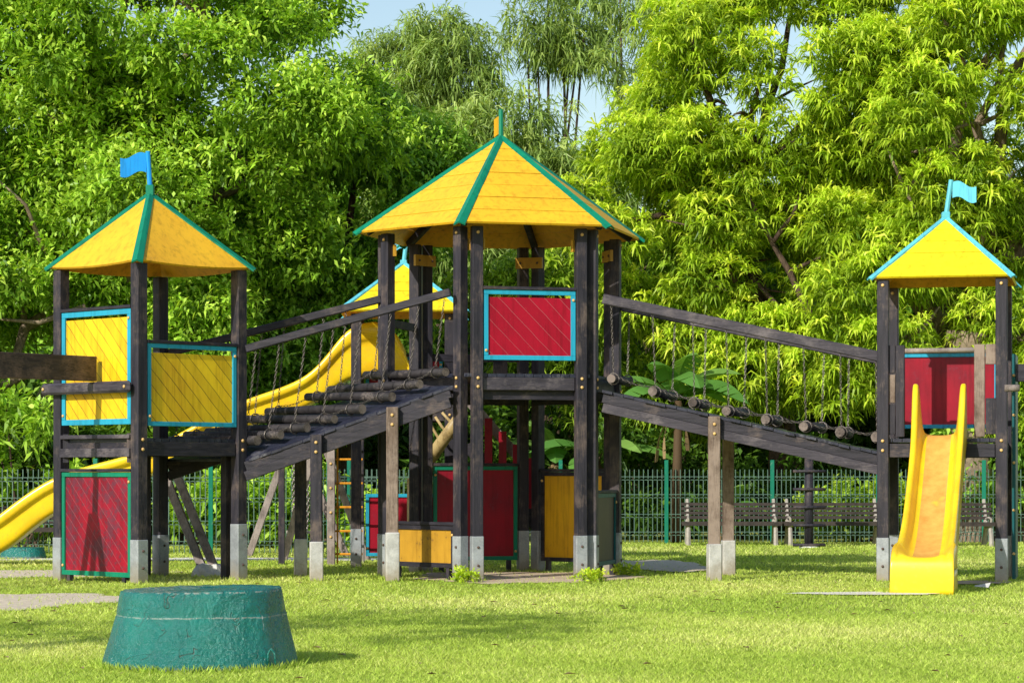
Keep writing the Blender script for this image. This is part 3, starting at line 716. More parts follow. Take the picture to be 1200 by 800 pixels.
# ------------------------------------------------------------------ back tower with wave slide
BFL=Vector((-2.07,35.6,0)); bux=Vector((.999,.03,0)); buy=Vector((-.03,.999,0)); BS=1.35
BC=Vector((X(473,36.4),36.4,0))
bt=thing('playground_tower','square back tower with lemon plank roof half hidden behind the six-sided tower','playground tower',(BC.x,BC.y,0))
sqtower(bt,BC,bux,buy,BS,2.35,3.66,4.42,.22,'ltcyan','ltcyan',3.68)
flag(bt,(BC.x,BC.y,4.44),(BC.x+.05,BC.y,4.85),1,'flagcyan','ltcyan',.26,.17,dirv=(-1,-.1,0),neckmat='ltcyan',neck=.05)
q=lambda a,b_:BC+bux*a*BS/2+buy*b_*BS/2
panel(bt,q(-1,1)+bux*.1,q(1,1)-bux*.1,.12,1.05,'red_plain','cyan',-buy,fw=.05,rail=False)
panel(bt,q(-1,1)+bux*.1,q(1,1)-bux*.1,2.45,3.1,'red_plain','cyan',-buy,fw=.05)
ladder=thing('rung_ladder','upright wooden ladder with orange rungs behind the left ramp','ladder',(X(400,36.6),36.6,0))
for px in(388,):
    b=MB(); b.vbeam(X(px,36.6),36.6,-.05,2.2,.115,.1,0); o=b.build('side_rail',M['grey_v'],ladder,bevel=.005)
    for z in(.42,.78,1.14,1.5,1.86): bolt((X(px,36.6),36.55,z),(0,-1,0),o)
b=MB(); b.tube([(X(395.5,36.7),36.7,-.05),(X(395.5,36.7),36.7,2.2)],.014,6); b.build('side_rod',M['orangepaint'],ladder)
for py in(510,538,566,594,622,649):
    b=MB(); b.tube([(X(390,36.66),36.66,Zp(py,36.6)),(X(425,36.66),36.66,Zp(py,36.6))],.018,6); b.build('rung',M['orangepaint'],ladder)

# wave slide: long chute to the left
wv=thing('slide','long yellow wave slide running left from the back tower behind the left tower','slide',(X(200,36.7),36.7,0))
top_=[(482,436),(470,395),(452,378),(437,376),(415,381),(400,393),(385,414),(365,436),(345,448),(315,459),(286,468),(240,490),(200,514),(155,533),(110,543),(68,556),(40,572),(10,594),(-20,618),(-60,636),(-110,640)]
bot_=[(482,438),(470,437),(452,437),(437,437),(415,440),(402,447),(387,459),(367,472),(345,482),(315,491),(286,499),(240,520),(200,545),(155,565),(110,578),(68,596),(42,614),(12,641),(-18,654),(-60,663),(-110,665)]
b=MB(); n=len(top_); secs=[]
for i in range(n):
    D0=36.5+ (0.0 if i>3 else 0)
    T=P(top_[i][0],top_[i][1],D0);Bt=P(bot_[i][0],bot_[i][1],D0)
    hgt=T.z-Bt.z; x=T.x
    prof=[(0.02,Bt.z+ .0),( .0,Bt.z+hgt*.5),( .0,Bt.z+hgt*.64),(-.075,Bt.z+hgt*.68),(-.08,T.z-.01),(0.0,T.z),(.045,T.z-.005),(.06,T.z-.05),(.13,Bt.z+hgt*.28),(.3,Bt.z+hgt*.2),(.47,Bt.z+hgt*.28),(.54,T.z-.05),(.555,T.z-.005),(.6,T.z),(.635,T.z-.01),(.61,Bt.z+hgt*.6),(.6,Bt.z)]
    # underside
    prof+= [(.5,Bt.z-.01),(.1,Bt.z-.01)]
    secs.append([Vector((x,D0+a,z)) for a,z in prof])
m=len(secs[0]); vs=[p for s in secs for p in s]; fs=[]
for i in range(n-1):
    for j in range(m):
        j2=(j+1)%m; fs.append((i*m+j,(i+1)*m+j,(i+1)*m+j2,i*m+j2))
fs.append(tuple(range(m-1,-1,-1))); fs.append(tuple((n-1)*m+j for j in range(m)))
b.add(vs,fs); o=b.build('chute',M['slide'],wv,smooth=True); md=o.modifiers.new('s','SUBSURF'); md.levels=1; md.render_levels=2
for px,zt in((330,2.2),(95,1.1)):
    b=MB(); b.vbeam(X(px,36.8),36.8,-.05,zt,.09,.09,0); b.build('support',M['dark_v'],wv)

# ------------------------------------------------------------------ back swing set
sw=thing('swing_set','weathered grey swing frame seen under the left ramp with chained seat','swing set',(X(345,39),39,0))
def A_(px,D,z): return Vector((X(px,D),D,z))
for (lb,rb,ap,D0) in((290,408,343,40.2),(331,432,374,38.6)):
    for q_ in(lb,rb):
        b=MB(); b.beam(A_(q_,D0,-.05),A_(ap,D0,2.02),.11,.12,up=(0,1,0)); b.build('leg',M['grey_v'],sw,bevel=.006)
b=MB(); b.beam(A_(343,40.6,2.03),A_(374,38.2,2.03),.12,.14); b.build('beam',M['grey_v'],sw)
b=MB(); b.beam(A_(342,39.7,.42),A_(363,39.2,.42),.2,.04); b.build('seat',M['benchiron'],sw)
for px,D0 in((344,39.75),(350,39.6),(356,39.35),(361,39.25)):
    b=MB(); chain_mesh(b,[A_(px,D0,1.98),A_(px,D0,.75),A_(px+(2 if px in(344,356) else -2),D0,.45)],.07,.009,.022); b.build('chain',M['chain'],sw)

# leaning stair stringers below the left tower
lad=thing('leaning_ladder','two grey leaning timbers with white concrete feet under the left tower','ladder',(X(245,33),33,0))
for a,b0 in((197,240),(211,254)):
    b=MB(); b.beam(A_(a-4,33.4,Zp(556,33.4)),A_(b0,33.0,Zp(672,33.0)),.11,.12,up=(0,1,0)); b.build('stringer',M['grey_v'],lad,bevel=.006)
for i,(a,D0) in enumerate(((238,32.9),(252,33.0),(262,33.1))):
    b=MB()
    for k in range(1):
        c=A_(a,D0,.03); n1=10; pts=[];
        vs=[];fs=[]
        for r_,z_ in((.0,.16),(.09,.13),(.15,.06),(.19,-.02)):
            for j in range(n1):
                t=2*math.pi*j/n1; w_=r_*(1+random.uniform(-.25,.25)); vs.append(c+Vector((w_*math.cos(t),w_*math.sin(t),z_+random.uniform(-.015,.015)-.02)))
        for r_ in range(3):
            for j in range(n1): fs.append((r_*n1+j,r_*n1+(j+1)%n1,(r_+1)*n1+(j+1)%n1,(r_+1)*n1+j))
        b.add(vs,fs)
    b.build('concrete_foot',M['white'],lad)

# cream climbing log with ropes
cl=thing('climbing_log','cream log with rope loops leaning behind the six-sided tower','climbing log',(X(492,35.6),35.6,0))
b=MB(); pts=[A_(484,35.8,Zp(566,35.8)),A_(500,35.6,Zp(543,35.6)),A_(517,35.3,Zp(519,35.3)),A_(536,35,Zp(492,35))]
b.tube(pts,[.1,.1,.095,.085],10); b.build('log',M['cream'],cl,smooth=True)
b=MB(); b.tube([A_(484,35.8,-.05),A_(484,35.8,Zp(560,35.8))],.09,10); b.build('log_post',M['cream'],cl,smooth=True)
for pp in([(503,487),(506,500),(513,512),(519,517)],[(518,483),(527,493),(535,499)],[(510,488),(518,500),(524,507)],[(500,522),(508,527),(514,524)]):
    b=MB(); b.tube([A_(x_,35.45,Zp(y_,35.45)) for x_,y_ in pp],.022,6); b.build('rope',M['cream'],cl,smooth=True)
# staircase with red pickets
stc=thing('staircase','steep staircase with crimson pickets behind the six-sided tower','staircase',(X(590,35.6),35.6,0))
for dz,D0 in((0,35.3),(0,36.3)):
    b=MB(); b.beam(A_(548,D0,Zp(468,D0)),A_(640,D0,Zp(572,D0)),.05,.14); b.build('handrail',M['grey_v'],stc)
    b=MB(); b.beam(A_(548,D0,Zp(520,D0)),A_(655,D0,Zp(645,D0)),.06,.2); b.build('stringer',M['dark_h'],stc)
for k in range(6):
    x_=556+k*16.5; y_=474+k*15.5
    b=MB(); b.box((X(x_,35.25),35.22,Zp(y_+30,35.25)),(.055,0,0),(0,.012,0),(0,0,.36)); b.build('picket',M['red_plain'],stc)
for k in range(7):
    x_=553+k*15; y_=527+k*17.5
    b=MB(); b.box((X(x_,35.8),35.8,Zp(y_,35.8)),(.12,0,0),(0,.5,0),(0,0,.02)); b.build('tread',M['dark_h'],stc)

# ------------------------------------------------------------------ foreground pedestal
PD=17.75; pcx=X(233,PD)
ped=thing('pedestal','round teal painted concrete pedestal on the lawn in the foreground','pedestal',(pcx,PD,0))
b=MB(); n=96; rp=[(.0,.515),(.3,.517),(.50,.515),(.560,.513),(.572,.506),(.580,.48),(.594,.40),(.599,.37),(.599,.355),(.606,.34),(.618,.30),(.645,.21),(.675,.11),(.695,.04),(.70,-.04)]
vs=[];fs=[]
rg=random.Random(3)
for k,(r_,z_) in enumerate(rp):
    for j in range(n):
        t=2*math.pi*j/n; wob=1+.012*math.sin(3*t+1)+.008*math.sin(7*t)+.006*math.sin(17*t+k*.6)+.003*rg.uniform(-1,1)
        sk=.018*math.sin(t*2+.4)*(z_/.5)
        vs.append((pcx+r_*wob*math.cos(t)+.02*z_,PD+r_*wob*math.sin(t),z_*1.08+(.012*math.cos(t) if z_>.3 else 0)+.004*rg.uniform(-1,1)*(r_>.1)))
for k in range(len(rp)-1):
    for j in range(n): fs.append((k*n+j,k*n+(j+1)%n,(k+1)*n+(j+1)%n,(k+1)*n+j))
b.add(vs,fs); b.build('block',M['pedestal'],ped,smooth=True)
b=MB(); q0=Vector((pcx+.54,PD-.43,0)); b.tube([q0+Vector((0,0,.03)),q0+Vector((0.0,-.0,.12)),q0+Vector((.02,-.01,.155)),q0+Vector((.045,.0,.12)),q0+Vector((.055,0,.03))],.008,6); b.build('metal_loop',M['pedestal'],ped,smooth=True)
# small far pedestal
D2=36.6
p2=thing('pedestal','low small teal pedestal on the grass by the far left bench','pedestal',(X(27,D2+3),D2+3,0))
b=MB(); b.tube([(X(27,D2+3),D2+3,-.02),(X(27,D2+3),D2+3,.17)],[.38,.33],24); b.build('block',M['pedestal'],p2)

# ------------------------------------------------------------------ benches
def bench(cx,cy,ln,ang,label):
    t=thing('park_bench',label,'bench',(cx,cy,0),'slatted park benches along the fence')
    ca=Vector((math.cos(ang),math.sin(ang),0)); nb=Vector((-math.sin(ang),math.cos(ang),0)); o=Vector((cx,cy,0)); up=Vector((0,0,1))
    for s in(-1,1):
        e=o+ca*s*(ln/2-.12); b=MB()
        b.tube([e-nb*.28+up*-.02,e-nb*.26+up*.2,e-nb*.2+up*.36],[.05,.042,.04],6)
        b.tube([e+nb*.3+up*-.02,e+nb*.2+up*.2,e+nb*.12+up*.38,e+nb*.30+up*.86],[.05,.045,.045,.034],6)
        b.beam(e-nb*.24+up*.37,e+nb*.16+up*.36,.05,.06)
        b.tube([e-nb*.24+up*.38,e-nb*.28+up*.5,e-nb*.1+up*.53,e+nb*.17+up*.5],[.022]*4,6)
        b.build('leg_frame',M['benchiron'],t,smooth=False)
    b=MB()
    for k in range(5): b.box(o+nb*(-.22+k*.085)+up*(.43-.004*k),ca*ln/2,nb*.033,up*.02)
    b.box(o-nb*.27+up*.41,ca*ln/2,nb*.015,up*.035)
    b.build('seat',M['benchslat'],t)
    b=MB()
    for k in range(4):
        z=.52+k*.082; y=.14+k*.035; b.box(o+nb*y+up*z,ca*ln/2,nb*.014,up*.029)
    b.build('backrest',M['benchslat'],t)
bd=46.3
bench(X(857,bd),bd,1.86,R(-2),'slatted bench left of the climbing pole, in front of the fence')
bench(X(976,bd),bd,1.9,R(1),'slatted bench directly behind the climbing pole by the fence')
bench(X(1118,bd-.5),bd-.5,1.5,R(3),'slatted bench glimpsed behind the front slide')
bench(X(30,43),43-1.5,1.9,R(4),'slatted bench at the far left, behind the wave slide end')

# climbing pole
cp=thing('climbing_pole','dark round pole with short crossbars on the lawn before the benches','climbing pole',(X(948,44.8),44.8,0))
b=MB(); b.tube([(X(948,44.8),44.8,-.03),(X(948,44.8),44.8,1.62)],[.085,.08],12); b.build('pole',M['dark_v'],cp,smooth=True)
for k,py in enumerate((552,573,594,615,638)):
    z=Zp(py,44.8); b=MB(); b.tube([(X(929,44.75),44.70,z),(X(967,44.75),44.70,z)],.028,8); b.build('crossbar',M['dark_v'],cp,smooth=True)
b=MB(); b.tube([(X(948,44.8),44.8,-.02),(X(948,44.8),44.8,.03)],[.22,.16],14); b.build('footing',M['white'],cp)

# ------------------------------------------------------------------ fence
def fence(pts,label,posts=True,sp=1.95):
    t=thing('mesh_fence',label,'fence',(pts[0][0],pts[0][1],0))
    for (a,b_) in zip(pts[:-1],pts[1:]):
        a=Vector((a[0],a[1],0));b_=Vector((b_[0],b_[1],0)); d=(b_-a); ln=d.length; d.normalize(); nrm=Vector((-d.y,d.x,0))
        n=max(1,round(ln/sp)); up=Vector((0,0,1))
        for i in range(n):
            p=a+d*(ln*i/n); q=a+d*(ln*(i+1)/n)
            b=MB(); b.vbeam(p.x,p.y,-.05,1.60,.075,.06,math.atan2(d.y,d.x)); b.build('post',M['fencegreen'],t,bevel=.006)
            b=MB(); m_=int((q-p).length/.088)
            for k in range(1,m_):
                c=p.lerp(q,k/m_)
                zs=[.03,.16,.19,.22,.5,.53,.56,.88,.91,.94,1.22,1.25,1.28,1.42]
                ys=[0,0,.035,0,0,.035,0,0,.035,0,0,.035,0,0]
                for j in range(len(zs)-1):
                    b.beam(c-nrm*ys[j]+up*zs[j],c-nrm*ys[j+1]+up*zs[j+1],.014,.014,up=tuple(nrm))
            for z in(.16,.22,.5,.56,.88,.94,1.22,1.28): b.beam(p+up*z,q+up*z,.012,.012)
            b.build('mesh_panel',M['wire'],t)
FD=47.6
x0=X(781,FD); sp=X(905,FD)-x0
fence([(x0-sp*5,FD),(x0+sp*6,FD)],'green welded mesh fence behind the benches at the right',sp=sp)
LD=41.2
xl=X(247,LD); spl=1.95
fence([(xl-spl*4,LD+.8),(xl,LD),(xl+spl*2,LD+.4)],'green welded mesh fence at the left behind the wave slide',sp=spl)

# ------------------------------------------------------------------ vegetation
def crown(name,lobes,mat,dens,Ln,Wd,per,droop,seed,parent,spread=.9,shell=(.55,1.05),kind=None,sag=.25,layers=None,clr=.09,arch=False):
    rg=np.random.RandomState(seed); C=[];Nn=[];Rr=[]
    lb=np.array(lobes,float)
    for (cx,cy,cz,rx,ry,rz) in lobes:
        k=int(dens*4*math.pi*((rx*ry*rz)**(1/3))**2)
        u=rg.normal(size=(k,3)); u/=np.linalg.norm(u,axis=1)[:,None]
        r=rg.uniform(shell[0],shell[1],size=(k,1))**.7
        r=np.where(rg.rand(k,1)<.15,r*1.1,r)
        C.append(u*r*np.array([rx,ry,rz])+np.array([cx,cy,cz])); Rr.append(r[:,0]*(1+.25*u[:,2])); nn=u/np.array([rx,ry,rz]); nn/=np.linalg.norm(nn,axis=1)[:,None]; Nn.append(nn)
    C=np.concatenate(C);Nn=np.concatenate(Nn)
    keep=C[:,2]>.25
    # cull clusters deep inside any lobe
    for (cx,cy,cz,rx,ry,rz) in lobes:
        q=((C-np.array([cx,cy,cz]))/np.array([rx,ry,rz])); keep&=~((q**2).sum(1)<.22)
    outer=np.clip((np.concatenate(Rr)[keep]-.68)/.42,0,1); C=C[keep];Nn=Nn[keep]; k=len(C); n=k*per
    cc=np.repeat(C,per,axis=0)+rg.normal(size=(n,3))*clr; on=np.repeat(Nn,per,axis=0); crand=np.repeat(rg.rand(k),per)
    d=on*.6+rg.normal(size=(n,3))*spread; d[:,2]-=droop; d[:,2]+=.15
    if arch: d[:,2]=np.clip(d[:,2]*.6,-.35,.6)
    d/=np.linalg.norm(d,axis=1)[:,None]
    s=np.cross(d,np.array([0,0,1.])+rg.normal(size=(n,3))*.45); s/=(np.linalg.norm(s,axis=1)[:,None]+1e-6)
    l=Ln*rg.uniform(.6,1.25,size=(n,1)); w=Wd*rg.uniform(.7,1.2,size=(n,1))
    b=cc; t=cc+d*l; t[:,2]-=(l[:,0]*sag*rg.uniform(.3,1.2,n)); md=cc+d*l*.45
    mid_up=np.cross(s,d)*l*.06
    if arch:
        m2=cc+d*l*.62; m2[:,2]+=l[:,0]*.04; t=cc+d*l*.93; t[:,2]-=l[:,0]*sag*rg.uniform(.5,1.3,n)
        V=np.stack([b,md*.5+b*.5+s*w*.5,m2+s*w*.42,m2-s*w*.42,  m2-s*w*.42,m2+s*w*.42,t+s*w*.06,t-s*w*.06],axis=1)
        V[:,0]=b-s*w*.12; V[:,1]=b+s*w*.3; V=V.reshape(-1,3)
    else: V=np.stack([b,md+s*w*.5+mid_up,t,md-s*w*.5+mid_up],axis=1).reshape(-1,3)
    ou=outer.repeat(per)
    cols=np.stack([np.clip(rg.rand(n)*.35+crand*.3+ou*.38-.02,0,1),np.clip(rg.rand(n)*.55+ou*.6-.15,-.25,1.1),crand,np.ones(n)],axis=1)  # inner and lower leaves darkened: shade between tufts put into the colour
    if arch: cols=np.repeat(cols,2,axis=0)
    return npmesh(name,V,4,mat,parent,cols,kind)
def limbs(parent,base,fork,targets,r0,mat,seed,bend=.5,name='trunk',trunkpts=None,rmin=.03):
    rg=random.Random(seed); b=MB(); base=Vector(base);fork=Vector(fork)
    pts=trunkpts or [base,base.lerp(fork,.5)+Vector((rg.uniform(-.2,.2),0,0)),fork]
    pts=[Vector(p) for p in pts]; m=len(pts)
    b.tube(pts,[r0*(1.25 if i==0 else 1)-(r0*.3)*i/(m-1) for i in range(m)],12)
    for tg in targets:
        tg=Vector(tg); start=pts[-1].lerp(pts[-2],rg.uniform(0,.35)); L_=(tg-start).length
        prev=start; P_=[start]; 
        for s in(.2,.4,.6,.8,1.0):
            q=start.lerp(tg,s)+Vector((rg.uniform(-1,1),rg.uniform(-1,1),rg.uniform(-.6,.9)))*L_*.05*bend+Vector((0,0,math.sin(s*math.pi)*L_*.07*bend)); P_.append(q)
        rr=r0*rg.uniform(.32,.5); b.tube(P_,[rr*(1-.8*i/5) +rmin*.5 for i in range(6)],7)
        for k in range(3):
            i=rg.choice([2,3,4]); s0=P_[i]; e=s0+Vector((rg.uniform(-1,1),rg.uniform(-1,.6),rg.uniform(-.3,1)))*L_*.22
            mm=s0.lerp(e,.5)+Vector((rg.uniform(-1,1),rg.uniform(-1,1),rg.uniform(-1,1)))*.12
            b.tube([s0,mm,e],[rr*.4,rr*.28,rmin*.5],5)
    return b.build(name,mat,parent,smooth=True)
def lobeset(ells,nsub,rsub,seed,front=.75):
    """sub-lobes spread over the surface of big ellipsoids"""
    rg=random.Random(seed); Ls=[]
    for (cx,cy,cz,rx,ry,rz),k in zip(ells,nsub):
        for _ in range(k):
            while True:
                u=Vector((rg.gauss(0,1),rg.gauss(0,1),rg.gauss(0,1))).normalized()
                if u.y<.35 or rg.random()>front: break
            s=rg.uniform(.72,1.0); r=rg.uniform(*rsub)
            p=(cx+u.x*rx*s,cy+u.y*ry*s,cz+u.z*rz*s)
            Ls.append((p[0],p[1],max(p[2],.8),r*rg.uniform(1,1.35),r,r*rg.uniform(.6,.85)))
    return Ls
def pe(px,py,D,rx,ry,dp): # ellipsoid from pixel centre & pixel radii
    return (X(px,D),D,Zp(py,D),rx*D/FPX,dp,ry*D/FPX)
def tree(name,label,cat,base_px,D,ells,nsub,rsub,mat,dens,Ln,Wd,per,droop,seed,barkm,r0,group=None,forkz=3,spread=.9,sag=.25,ntar=9,trunkpts=None,shell=(.55,1.05),arch=False,clr=.09,branches=()):
    t=thing(name,label,cat,(X(base_px,D),D,0),group)
    Ls=lobeset(ells,nsub,rsub,seed)
    rg=random.Random(seed+5); tg=rg.sample(Ls,min(ntar,len(Ls)))
    limbs(t,(X(base_px,D),D,-.1),(X(base_px,D)+rg.uniform(-.3,.3),D,forkz),[(a[0],a[1]+.3,a[2]) for a in tg],r0,barkm,seed,trunkpts=trunkpts,bend=1)
    for pts,rp in branches:
        b=MB(); m=len(pts); pts=[(p[0],p[1],p[2]+.9) for p in pts]; b.tube([P(*p) for p in pts],[rp*.62*D/FPX*(1-.8*i/(m-1)) for i in range(m)],9); b.build('branch',barkm,t,smooth=True)
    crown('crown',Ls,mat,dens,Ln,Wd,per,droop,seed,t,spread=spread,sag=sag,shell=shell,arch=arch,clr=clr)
    return t
G='trees standing beyond the fence'
tree('broadleaf_tree','huge glossy green broadleaf tree filling the left side behind the left tower','tree',95,50,
     [pe(110,150,50,330,260,4.0),pe(60,400,48.5,210,130,2.5),pe(40,180,51.5,120,150,1.5),pe(115,165,49,125,95,.9)],[96,26,14,22],(.5,1.15),M['leafA'],17.5,.17,.068,13,.15,11,M['barkL'],.38,G,forkz=3.6,ntar=18,shell=(.3,1.2),trunkpts=[(X(60,50.5),50.5,-.1),(X(50,50.3),50.3,2.2),(X(95,50),50,4.6),(X(150,50),50,6.2)],
     branches=[([(66,318,47.2),(48,285,46.8),(30,240,46.4),(-15,200,46.2)],7),([(100,360,46.8),(45,378,46.5),(-20,372,46.4)],7),([(150,330,47.6),(158,280,47.4),(172,250,47.2),(195,212,47)],9),([(0,455,47),(50,430,46.6),(120,440,46.5)],9)])
tree('broadleaf_tree','darker green broadleaf tree between the left tower and the six-sided tower','tree',400,53,
     [pe(385,265,53,135,165,2.6),pe(330,420,52,150,100,2.0)],[50,28],(.5,1.05),M['leafB'],18,.17,.065,13,.2,12,M['barkD'],.28,G,forkz=3,shell=(.3,1.2))
MG=dict(arch=True,clr=.02,spread=.8,sag=.34,shell=(.35,1.08))
tree('mango_tree','bright yellow-green mango tree with drooping leaves between six-sided and right towers','tree',905,52,
     [pe(945,120,52,190,190,3.2),pe(765,265,51,100,110,1.8),pe(905,395,50.8,120,80,1.3)],[74,22,16],(.45,1.0),M['mango'],12,.30,.052,15,.05,13,M['barkD'],.3,G,forkz=3.4,ntar=24,
     trunkpts=[(X(915,52),52,-.1),(X(918,52),52,2.2),(X(905,51.7),51.7,4.0),(X(885,51.5),51.5,5.2),(X(845,51.5),51.5,6.4)],
     branches=[([(962,400,49.4),(945,360,49.2),(925,318,49),(905,285,49),(882,240,48.9),(870,200,49)],9),([(905,285,49),(930,250,48.9),(945,205,48.9)],5),([(862,330,49.3),(842,290,49.1),(822,268,49),(780,258,49)],5),([(925,318,49),(965,300,49),(1000,262,49.2)],4)],**MG)
tree('mango_tree','bright mango tree with drooping leaves over and behind the right tower','tree',1140,50,
     [pe(1120,130,50,190,185,3.0),pe(1010,370,48.8,90,120,1.5),pe(1200,390,49,70,130,1.6)],[64,20,14],(.45,1.0),M['mango'],12,.30,.052,15,.05,14,M['barkL'],.46,G,forkz=4,ntar=22,
     branches=[([(1100,330,47.9),(1085,280,47.6),(1062,225,47.5),(1040,175,47.4)],9),([(1145,300,47.6),(1160,240,47.4),(1190,200,47.4)],7),([(1062,225,47.5),(1100,180,47.3),(1150,160,47.3)],5)],**MG)
tree('mango_tree','lower mid-green mango tree behind the right ramp rail and banana plants','tree',800,54.5,
     [pe(760,370,54.5,190,120,2.2)],[44],(.6,1.0),M['mangoD'],12,.33,.06,13,.05,15,M['barkD'],.2,G,forkz=2.5,**MG)
for i,(px,py,rx,ry,D0,lab,ns) in enumerate(((503,100,55,72,72,'tall feathery bamboo clump left of the six-sided tower roof peak',34),(652,15,48,62,74,'tall feathery bamboo with dark bare stems right of the roof peak',20),(575,245,130,110,66,'feathery bamboo thicket directly behind the six-sided tower roof',44),(748,60,42,90,70,'pale sparse bamboo top beside the first mango tree',12))):
    t=thing('bamboo_clump',lab,'bamboo',(X(px,D0),D0,0),G)
    Ls=lobeset([pe(px,py,D0,rx,ry,1.8)],[ns],(.6,1.15),40+i)
    b=MB(); rg=random.Random(60+i)
    for k in range(7 if i!=2 else 5):
        a=Ls[rg.randrange(len(Ls))]; x_=X(px,D0)+rg.uniform(-.7,.7); b.tube([(x_,D0,-.1),(x_+(a[0]-x_)*.3,D0,a[2]*.5),(a[0],D0,a[2]+.3)],[.07,.06,.03],6)
    b.build('stems',M['barkD'],t,smooth=True)
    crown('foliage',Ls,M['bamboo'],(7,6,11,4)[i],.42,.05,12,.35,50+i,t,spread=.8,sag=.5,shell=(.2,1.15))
# shrubs and undergrowth
def shrub(name,label,cat,px,D0,w_,h_,mat,seed,Ln=.2,Wd=.08,dens=26,n=9,per=10,group=None,droop=.1,rs=(.35,.6)):
    t=thing(name,label,cat,(X(px,D0),D0,0),group); rg=random.Random(seed); Ls=[]
    for k in range(n):
        r_=rg.uniform(*rs); Ls.append((X(px,D0)+rg.uniform(-w_/2,w_/2),D0+rg.uniform(-.4,.4),rg.uniform(.3,max(.35,h_-r_*.6)),r_,r_,r_*.8))
    b=MB()
    for k in range(5):
        a=Ls[k%len(Ls)]; b.tube([(X(px,D0)+rg.uniform(-.2,.2),D0,-.05),(a[0],a[1],a[2])],[.03,.015],5)
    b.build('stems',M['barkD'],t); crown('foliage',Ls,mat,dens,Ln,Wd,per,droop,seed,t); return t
shrub('shrub','low bright bush behind the fence under the left ramp','shrub',330,44.5,3.6,1.5,M['leafA'],71,group='shrubs behind the fence',n=16)
shrub('shrub','dark bush behind the fence at the far left','shrub',60,46,4.4,2.3,M['darkleaf'],72,group='shrubs behind the fence',n=18)
shrub('shrub','dark bush behind the fence between the left tower posts','shrub',215,46.5,3.0,2.4,M['darkleaf'],73,group='shrubs behind the fence',n=14)
shrub('shrub','dark bush at the foot of the banana plants behind the fence','shrub',860,50.5,4.5,2.0,M['darkleaf'],74,group='shrubs behind the fence',n=18)
shrub('shrub','dark bush behind the fence at the far right','shrub',1190,48.7,2.4,2.6,M['leafB'],75,group='shrubs behind the fence',n=14)
shrub('sapling','young tree with bright leaf sprays left of the left tower','sapling',35,44.2,1.5,3.2,M['leafA'],76,n=8,Ln=.24,Wd=.08,rs=(.25,.5),dens=16)
shrub('shrub','leafy bush behind the second bench','shrub',1010,48.6,2.2,1.1,M['mangoD'],77,group='shrubs behind the fence',n=9)
shrub('shrub','leafy dark bush behind the lower panels of the six-sided tower','shrub',640,49.6,4.5,3.0,M['darkleaf'],78,group='shrubs behind the fence',n=20)
# far woodland closing the view
rg=random.Random(5); Ls=[]
for k in range(190):
    x_=rg.uniform(-24,24); r_=rg.uniform(1.2,2.2); Ls.append((x_,rg.uniform(80,86),rg.uniform(.5,11.5 if x_<-4.5 else 8.5),r_*1.3,r_,r_))
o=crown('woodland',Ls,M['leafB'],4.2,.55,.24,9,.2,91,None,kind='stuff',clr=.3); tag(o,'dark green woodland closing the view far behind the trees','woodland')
Ls=[]
for k in range(170):
    x_=rg.uniform(-17,17); r_=rg.uniform(.5,.9); Ls.append((x_,rg.uniform(56.5,58.5),rg.uniform(.3,4.2),r_*1.3,r_,r_))
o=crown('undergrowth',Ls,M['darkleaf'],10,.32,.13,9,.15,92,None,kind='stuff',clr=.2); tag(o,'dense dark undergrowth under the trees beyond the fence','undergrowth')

def banana(px,D0,label,leaves,seed,h0=1.6,dry=3):
    t=thing('banana_plant',label,'banana plant',(X(px,D0),D0,0),'banana plants behind the fence'); rg=random.Random(seed)
    b=MB(); b.tube([(X(px,D0),D0,-.05),(X(px,D0)+.05,D0,h0)],[.12,.07],10); b.build('stem',M['dryleaf'],t,smooth=True)
    for kind_,lst in(('leaf',leaves),('dry_leaf',[(rg.uniform(-160,160) ,rg.uniform(-1.2,-.8),rg.uniform(.9,1.3)) for _ in range(dry)])):
        for az,el,ln in lst:
            az_=R(az); d=Vector((math.sin(az_),-math.cos(az_)*.8,0)); n=14; base=Vector((X(px,D0),D0,h0-.1)); V=[];c=base.copy(); ang=el+ (.5 if kind_=='leaf' else 0)
            sd=Vector((-d.y,d.x,0)).normalized(); pos=base.copy(); rows=[]
            for i in range(n+1):
                s=i/n; step=d*math.cos(ang)+Vector((0,0,math.sin(ang))); 
                wdt=(.0 if s<.14 else math.sin((s-.14)/.86*math.pi)**.6*.27)*ln/1.6 if kind_=='leaf' else .06+.03*math.sin(s*9)
                up=Vector((0,0,1))*math.cos(ang)-d*math.sin(ang)
                rows.append((pos-sd*wdt-up*wdt*.45,pos.copy(),pos+sd*wdt-up*wdt*.45)); pos=pos+step.normalized()*ln/n; ang-=(.13 if kind_=='leaf' else .05)
            for i in range(n):
                gap=rg.random()<.35
                for j in(0,1):
                    a,b1=rows[i][j],rows[i][j+1]; c1,d1=rows[i+1][j+1],rows[i+1][j]
                    if gap:
                        if j==0:d1=d1.lerp(a,.35)
                        else:c1=c1.lerp(b1,.35)
                    V+=[a,b1,c1,d1]
            V=np.array([tuple(v) for v in V]); nq=len(V)//4; r1=rg.random(); cols=np.stack([np.full(nq,.25+.6*r1),np.random.rand(nq)*.3+.4,np.full(nq,r1),np.ones(nq)],axis=1)
            npmesh(kind_,V,4,M['banana'] if kind_=='leaf' else M['dryleaf'],t,cols)
banana(792,47.95,'banana plant with broad torn leaves behind the top of the right ramp',[(-25,.9,1.6),(15,1.0,1.7),(60,.75,1.7),(95,.35,1.7),(75,.55,1.4),(-70,.6,1.7),(130,.4,1.5),(40,.35,2.1),(-45,.3,1.9),(10,.5,2.0)],1,2.75)
banana(700,49.6,'banana plant glimpsed through the six-sided tower below its deck',[(-60,.5,1.8),(-100,.6,1.6),(30,.5,1.7),(80,.4,1.8),(-20,.2,1.5)],2,1.6,5)
